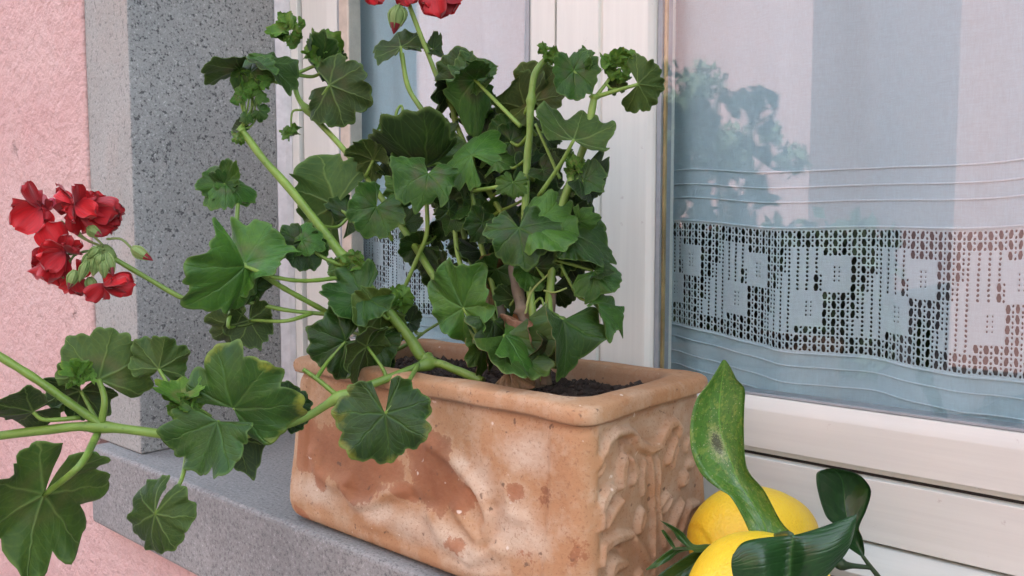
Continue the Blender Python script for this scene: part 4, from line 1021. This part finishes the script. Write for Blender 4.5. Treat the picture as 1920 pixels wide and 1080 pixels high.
def petal(head, bx, by, tx, ty, d, m='petal', wid=.5, tilt=0, roll=0):
    rnd = random.Random(int(bx * 3 + tx * 7 + ty * 11)); P0, A, W, Nn, R = orient(bx, by, tx, ty, d, tilt, roll, 1)
    V, Fc, U = petal_geo(R, wid, rnd)
    return mk('petal', P0 + V[:, :1] * W + V[:, 1:2] * A + V[:, 2:] * Nn, Fc, MT[m], head, uv=U)
def bud(head, bx, by, tx, ty, d, rad, tip=None, name='bud'):
    """pointed bud from stalk to tip; radius in px; optional petal colour at the tip"""
    P = np.array([pt(bx + (tx - bx) * k, by + (ty - by) * k, d) for k in np.linspace(0, 1, 12)])
    prof = np.array([.25, .62, .88, 1, 1.02, .98, .9, .78, .62, .45, .26, .04]) * rad / FPX * d
    G = Geo(); V, Fc = tube_geo(P, prof, 10); cut = 7
    f1 = [f for f in Fc if max(f) < (cut + 1) * 10]; f2 = [f for f in Fc if max(f) >= (cut + 1) * 10]
    G.add(V, f1 + f2); G.m = [0] * len(f1) + [1] * len(f2)
    for k in range(5):                                          # sepals
        a = k * 1.256; e = np.array(tube_geo(P, prof * 1.12, 10)[0]).reshape(12, 10, 3)
        q = [e[i, (2 * k) % 10] for i in (0, 3, 6, 9)]; V2, F2 = tube_geo(catmull(q, 8), np.linspace(.9, .15, 8) * rad * .28 / FPX * d, 6); G.add(V2, F2)
    return G.build(name, [MT['bract'], MT[tip] if tip else MT['bract']], head)
def pedicel(head, pts, r=.0011):
    P = catmull([pt(*p) for p in pts], 10); V, Fc = tube_geo(P, [r] * 10, 7); return mk('pedicel', V, Fc, MT['bract'], head)
def z1(a, b): return a / 2.7, 300 + b / 2.7
HD = .765
hubV, hubF = tube_geo(catmull([pt(214, 485, HD), pt(200, 470, HD), pt(190, 460, HD)], 8), [.003, .0042, .005, .0054, .005, .0045, .0035, .001], 9)
head = mk('flower_head', hubV, hubF, MT['bract'], plant); head['label'] = 'cluster of red blossoms and buds hanging before the wall'
FLO = [((205, 235), [(70, 235), (95, 330), (125, 145), (150, 300), (180, 150), (60, 260)], -.018), ((235, 250), [(150, 330), (280, 200), (240, 320), (110, 200)], -.012),
       ((385, 225), [(275, 125), (385, 135), (480, 175), (590, 225), (570, 305), (405, 355), (300, 300), (345, 300)], -.022), ((440, 240), [(520, 190), (585, 255), (470, 320), (400, 160), (500, 300)], -.010),
       ((325, 465), [(240, 335), (340, 385), (415, 430), (150, 550), (225, 490), (275, 625), (330, 400), (250, 560)], -.016), ((300, 480), [(240, 610), (180, 500), (250, 440), (300, 640)], -.008),
       ((400, 590), [(300, 645), (430, 695), (420, 500)], -.006), ((525, 630), [(655, 600), (610, 690), (510, 712), (570, 600), (460, 700), (600, 640)], -.014), ((480, 290), [(550, 370), (570, 340), (520, 360)], -.004)]
for (b, tips, dz) in FLO:
    bx, by = z1(*b)
    rr0 = random.Random(b[0]); tips = tips + [(b[0] + (p[0] - b[0]) * rr0.uniform(.5, .85) + rr0.uniform(-28, 28), b[1] + (p[1] - b[1]) * rr0.uniform(.5, .85) + rr0.uniform(-28, 28)) for p in tips]
    for k, tp in enumerate(tips):
        tx, ty = z1(*tp); rnd = random.Random(int(tp[0] * 5 + tp[1])); m = 'petal_pink' if tp in ((550, 370), (280, 200)) else 'petal'
        petal(head, bx + rnd.uniform(-2, 2), by + rnd.uniform(-2, 2), tx, ty, HD + dz + rnd.uniform(-.004, .004), m, rnd.uniform(.34, .5), rnd.uniform(-40, 40), rnd.uniform(-60, 60))
for pts in ([(520, 440), (410, 390), (310, 310)], [(520, 440), (420, 390), (365, 300)], [(520, 445), (400, 470), (330, 480)], [(530, 450), (380, 480), (320, 600)], [(540, 470), (520, 560), (530, 620)], [(540, 400), (610, 400), (665, 445)], [(520, 430), (470, 380), (440, 340)]):
    pedicel(head, [(*z1(*p), HD - .006) for p in pts])
for (b, t_, rad, tip) in [((670, 445), (775, 510), 10, 'petal'), ((445, 345), (520, 390), 9.5, 'petal_pink'), ((480, 430), (420, 560), 9, None), ((500, 450), (470, 590), 10, None), ((520, 450), (490, 545), 9, None), ((540, 470), (575, 590), 9.5, 'petal_pink'),
                           ((380, 560), (345, 655), 9, 'petal_pink'), ((450, 560), (470, 675), 9, None), ((455, 470), (400, 620), 8, None), ((530, 420), (440, 500), 9, None), ((250, 455), (180, 415), 4, 'petal_pink'), ((520, 470), (530, 600), 9, None)]:
    a, c = z1(*b), z1(*t_); k_ = .3 if tip is None else 0; a = (a[0] + (c[0] - a[0]) * k_, a[1] + (c[1] - a[1]) * k_); bud(head, *a, *c, HD - .014 - random.Random(b[0]).uniform(0, .012), rad, tip)
TD = .845
hubV, hubF = tube_geo(catmull([pt(762, 0, TD), pt(758, -22, TD), pt(757, -34, TD)], 8), [.003, .0042, .005, .0054, .005, .0045, .0035, .001], 9)
head2 = mk('flower_head', hubV, hubF, MT['bract'], plant); head2['label'] = 'red blossoms at the top of the tall flower stalk'
for (b, tips) in [((818, -12), [(800, 26), (845, 24), (862, 2), (822, 30), (790, 5), (830, -50), (870, -25)]), ((765, -20), [(745, 6), (770, 8), (785, 4), (735, -30), (780, -60)]), ((700, -15), [(692, 7), (715, 5), (725, -10), (680, -20), (700, -50)]), ((740, -60), [(700, -80), (750, -110), (790, -90), (720, -40), (800, -60)])]:
    for tp in tips:
        rnd = random.Random(int(tp[0] * 5 + tp[1])); petal(head2, *b, *tp, TD - .012 + rnd.uniform(-.006, .006), 'petal', rnd.uniform(.5, .65), rnd.uniform(-15, 15), rnd.uniform(-20, 20))
for q in ((815, -14), (765, -24), (702, -20), (742, -56), (748, 14)): pedicel(head2, [(758, -30, TD), ((758 + q[0]) / 2, (-30 + q[1]) / 2 - 4, TD), (*q, TD - .01)])
bud(head2, 748, 12, 738, 64, TD - .012, 14, 'petal'); bud(head2, 755, 15, 752, 50, TD - .006, 9, 'petal_pink')

# ------------------------------------------------------------------ lemons
def fruit(name, c, r, ax, mat_, parent, seed):
    """lemon turned about its long axis ax, blunt at the stalk, nippled at the tip"""
    ax = np.array(ax, float); ax /= np.linalg.norm(ax); u = np.cross(ax, [0.2, .3, 1]); u /= np.linalg.norm(u); w = np.cross(ax, u)
    rnd = np.random.default_rng(seed); ph = rnd.uniform(0, 6, 4); nu, nv = 64, 56; V = []; Fc = []
    for i in range(nv + 1):
        t = math.pi * i / nv; l = -math.cos(t) * 1.12; rr = math.sin(t) ** .92
        if l > .8: l += .16 * ((l - .8) / .32) ** 1.5; 
        if l < -.98: l += .04
        for j in range(nu):
            a = 2 * math.pi * j / nu; q = rr * (1 + .018 * math.sin(3 * a + ph[0] + l) + .012 * math.sin(5 * a + ph[1] + 3 * l))
            V.append(np.array(c) + r * (l * ax + q * (math.cos(a) * u + math.sin(a) * w)))
    for i in range(nv):
        for j in range(nu):
            a = i * nu + j; b = i * nu + (j + 1) % nu; Fc.append((a, b, b + nu, a + nu))
    V = np.array(V); V[:, 2] += .0006 - V[:, 2].min() if V[:, 2].min() < .0006 else 0
    return mk(name, V, Fc, mat_, parent)
def freeleaf(secs, d, parent, mt, swap=False, bulge=.0, name='leaf'):
    """blade through measured cross-sections: each (left, mid, right) as (px, py[, extra distance])"""
    A = [catmull([pt(p[0], p[1], d + (p[2] if len(p) > 2 else 0)) for p in [s[k] for s in secs]], 40) for k in range(3)]
    n, mcol = 40, 15; V = []; U = []
    for i in range(n):
        L, Mi, Rr = A[0][i], A[1][i], A[2][i]
        for j in range(mcol):
            t = j / (mcol - 1) * 2 - 1
            p = L * (t * (t - 1) / 2) + Mi * (1 - t * t) + Rr * (t * (t + 1) / 2); V.append(p)
            U.append((t, i / (n - 1)) if not swap else (i / (n - 1) * 2 - 1 + .1, j / (mcol - 1)))
    V = np.array(V); G = V.reshape(n, mcol, 3); du = np.gradient(G, axis=0); dv = np.gradient(G, axis=1); nn = np.cross(du, dv); nn /= np.linalg.norm(nn, axis=2)[..., None] + 1e-9
    B = (G + nn * .0004).reshape(-1, 3); m = len(V); Fc = []
    for i in range(n - 1):
        for j in range(mcol - 1):
            a = i * mcol + j; Fc += [(a, a + 1, a + mcol + 1, a + mcol), (m + a, m + a + mcol, m + a + mcol + 1, m + a + 1)]
    for i in range(n - 1):
        for j in (0, mcol - 1): a = i * mcol + j; Fc.append((a, a + mcol, m + a + mcol, m + a))
    return mk(name, np.vstack([V, B]), Fc, mt, parent, uv=np.vstack([U, U]))

lr = onz(1407, 1020, .0455)
lemon_a = thing('lemon', 'ripe yellow lemon against the planter with an upright spotted leaf over it', 'lemon', (lr[0], lr[1], 0))
fruit('fruit', (lr[0], lr[1], .0455), .0450, (.35, .55, .10), MT['lemon'], lemon_a, 1)
freeleaf([((1409, 1006), (1442, 1010), (1488, 1002)), ((1393, 970), (1426, 966, .004), (1464, 978)), ((1370, 931), (1402, 928, .006), (1433, 921)), ((1347, 916), (1383, 897, .008), (1405, 888)), ((1315, 888), (1366, 852, .009), (1396, 858)),
          ((1297, 844), (1353, 815, .009), (1394, 806)), ((1295, 795), (1348, 780, .008), (1395, 765)), ((1306, 750), (1350, 742, .007), (1396, 730)), ((1326, 723), (1354, 713, .005), (1381, 712)), ((1343, 697), (1358, 693, .002), (1371, 692)), ((1354, 677), (1358, 675), (1362, 677))],
         .585, lemon_a, MT['citl']).__setitem__('label', 'upright green leaf with brown spots and scars')
lf = onz(1428, 1132, .0475)
lemon_b = thing('lemon', 'yellow lemon lying in front with a dark leaf folded across it', 'lemon', (lf[0], lf[1], 0))
fruit('fruit', (lf[0], lf[1], .0475), .0465, (.8, -.35, .05), MT['lemon'], lemon_b, 2)
freeleaf([((1374, 1040), (1371, 1060), (1376, 1085)), ((1393, 1017), (1398, 1062, -.006), (1398, 1120)), ((1432, 1008), (1436, 1064, -.008), (1436, 1135)), ((1482, 1004, .004), (1476, 1062, .004), (1474, 1140, .004)), ((1512, 997), (1516, 1046, -.008), (1520, 1112)),
          ((1552, 984), (1561, 1026, -.008), (1560, 1070)), ((1586, 971), (1591, 1004, -.004), (1588, 1036)), ((1606, 965), (1604, 986), (1599, 1010))], .508, lemon_b, MT['cit'], swap=True)
P = catmull([pt(1484, 1003, .512), pt(1475, 1000, .53), pt(1455, 1004, .56)], 10); V_, F_ = tube_geo(P, [.0016] * 10, 8); mk('stalk', V_, F_, MT['twig'], lemon_b)
# thin curled leaflets between lemon and planter
for s in ([((1350, 1020), (1351, 1021), (1352, 1022)), ((1325, 1020), (1328, 1025), (1326, 1031)), ((1300, 1020), (1299, 1027), (1302, 1034)), ((1280, 998), (1276, 1006, .003), (1272, 1012)), ((1258, 984), (1258, 990, .002), (1262, 997)), ((1238, 976), (1238, 976), (1239, 977))],
          [((1292, 1026), (1294, 1028), (1296, 1031)), ((1268, 1026), (1270, 1032, .003), (1272, 1037)), ((1248, 1036), (1252, 1044, .003), (1256, 1050)), ((1226, 1054), (1230, 1058), (1234, 1062)), ((1211, 1068), (1211, 1068), (1212, 1069))],
          [((1262, 1028), (1265, 1029), (1268, 1030)), ((1250, 1010), (1254, 1012, .002), (1258, 1012)), ((1240, 994), (1242, 994), (1244, 993))],
          [((1348, 1022), (1349, 1024), (1350, 1026)), ((1310, 1030), (1318, 1044, .004), (1326, 1058)), ((1275, 1050), (1284, 1068, .004), (1292, 1082)), ((1238, 1075), (1246, 1090), (1252, 1100)), ((1215, 1100), (1216, 1102), (1217, 1104))]):
    freeleaf(s, .60, lemon_a, MT['citb'] if s[0][0][1] != 1022 else MT['cit'])
P = catmull([pt(1352, 1021, .60), pt(1300, 1028, .601), pt(1262, 1030, .601)], 10); V_, F_ = tube_geo(P, [.0008] * 10, 7); mk('stalk', V_, F_, MT['twig'], lemon_a)
SD = .665
sp0 = onz(1668, 1118, .004)
sprig = thing('lemon_sprig', 'dark lemon sprig with one broad leaf standing before the white window rail', 'sprig', (sp0[0], sp0[1], 0))
freeleaf([((1617, 1044), (1618, 1044), (1620, 1043)), ((1596, 1030), (1609, 1026, .004), (1620, 1030)), ((1582, 1018), (1603, 1012, .005), (1616, 1008)), ((1592, 998), (1602, 996, .003), (1610, 993)), ((1556, 976), (1590, 976, .006), (1613, 980)), ((1543, 952), (1584, 950, .009), (1624, 956)),
          ((1534, 920), (1582, 922, .010), (1633, 922)), ((1531, 900), (1580, 902, .008), (1621, 900)), ((1533, 886), (1572, 888, .005), (1604, 888)), ((1548, 880), (1560, 879), (1574, 880))], SD, sprig, MT['cit'])
P = catmull([pt(1617, 1042, SD), pt(1630, 1060, SD), pt(1650, 1086, SD), sp0], 14); V_, F_ = tube_geo(P, np.linspace(.0014, .0024, 14), 8); mk('twig', V_, F_, MT['twig'], sprig)
P = catmull([pt(1632, 1064, SD), pt(1600, 1061, SD), pt(1580, 1059, SD), pt(1565, 1051, SD), pt(1552, 1042, SD)], 16); V_, F_ = tube_geo(P, [.0020, .0018, .0019, .002, .0022, .0026, .0032, .0042, .0048, .0048, .0042, .0036, .003, .0025, .002, .0012], 9); mk('bud', V_, F_, MT['twig'], sprig)

# ------------------------------------------------------------------ across the street: seen only as reflections in the panes
def far_house(x0, x1, y0, y1, h, label, wins):
    t = thing('house', label, 'house', ((x0 + x1) / 2, (y0 + y1) / 2, -1))
    box('wall', x0, x1, y0, y1, -1.0, h, MT['pink2'], t)
    V = [(x0 - .5, y0 - .5, h), (x1 + .5, y0 - .5, h), (x1 + .5, y1 + .5, h), (x0 - .5, y1 + .5, h), (x0 + (x1 - x0) * .25, (y0 + y1) / 2, h + 1.8), (x1 - (x1 - x0) * .25, (y0 + y1) / 2, h + 1.8)]
    mk('roof', V, [(3, 2, 1, 0), (0, 1, 5, 4), (2, 3, 4, 5), (1, 2, 5), (3, 0, 4)], MT['roof'], t, smooth=False)
    for xc, zc in wins:
        if True:
            w = box('window', xc - .55, xc + .55, y1 - .02, y1 + .05, zc - .8, zc + .8, MT['cream'], t)
            for sx in (-.24, .24): box('pane', xc + sx - .2, xc + sx + .2, y1 + .052, y1 + .06, zc - .7, zc + .7, MT['dglass'], w)
            for sx in (-.85, .85): box('shutter', xc + sx - .28, xc + sx + .28, y1 + .002, y1 + .05, zc - .8, zc + .8, MT['shutter'], t)
far_house(-2.15, 9.0, -16, -7.0, 6.2, 'salmon house facing across the street, mirrored in the right-hand pane', [(1.2, .9), (4.2, .9), (7.2, .9), (1.2, 4.3), (4.2, 4.3), (7.2, 4.3)])
far_house(-19, -5.35, -21, -11.5, 7.8, 'salmon house farther down the street, mirrored behind the trees', [(-8, 6.1), (-11.5, 6.1), (-15, 6.1), (-17.8, 6.1)])
def far_tree(x, y, h, cr, seed, label):
    r = np.random.default_rng(seed); t = thing('tree', label, 'tree', (x, y, -1))
    V, Fc = tube_geo(catmull([(x, y, -1.0), (x + .08, y, -1 + h * .4), (x - .05, y + .1, -1 + h * .8)], 12), np.linspace(.11, .03, 12), 9); mk('trunk', V, Fc, MT['bark'], t)
    G = Geo()
    cl = [(x + r.normal() * cr * .55, y + r.normal() * cr * .5, -1 + h * .74 + r.normal() * cr * .42) for _ in range(16)]
    for c in cl:
        q = r.uniform(.25, .5) * cr * .8
        for _ in range(150):
            v = r.normal(size=3); v /= np.linalg.norm(v); p = np.array(c) + v * q * r.uniform(.5, 1); a = r.normal(size=3); a /= np.linalg.norm(a); b = np.cross(a, v); s = r.uniform(.04, .085)
            G.add([p + a * s, p + b * s * .6, p - a * s, p - b * s * .6], [(0, 1, 2, 3)])
    G.build('crown', MT['tleaf'], t, smooth=False)
far_tree(-4.95, -8.0, 2.9, .6, 1, 'small leafy street tree mirrored in the pane, before the farther house')
far_tree(-5.95, -8.4, 3.6, .8, 2, 'taller street tree mirrored in the pane, next to the small one')

def hedge(x0, x1, y0, y1, zt, label):  # added out of view to darken the reflections below the horizon
    r = np.random.default_rng(9); t = thing('hedge', label, 'hedge', ((x0 + x1) / 2, (y0 + y1) / 2, -1)); G = Geo()
    for _ in range(5200):
        f = r.integers(0, 3); p = np.array([r.uniform(x0, x1), r.uniform(y0, y1), r.uniform(-1, zt)])
        if f == 0: p[1] = y1 + r.normal() * .06
        elif f == 1: p[2] = zt + r.normal() * .07
        a = r.normal(size=3); a /= np.linalg.norm(a); b = np.cross(a, r.normal(size=3)); b /= np.linalg.norm(b); q = r.uniform(.05, .11)
        G.add([p + a * q, p + b * q * .6, p - a * q, p - b * q * .6], [(0, 1, 2, 3)])
    G.build('foliage', m_plain('hedge_leaf', (.028, .055, .02), .7, 0, .5, 5), t, smooth=False)
    box('branches', x0 + .08, x1 - .08, y0 + .1, y1 - .1, -1, zt - .1, m_plain('hedge_wood', (.02, .025, .012), .9, 0, .4, 9), t, bev=.05)
hedge(-12, -2.4, -6.6, -5.7, .18, 'added clipped dark hedge across the street, darkening the reflections low in the panes')
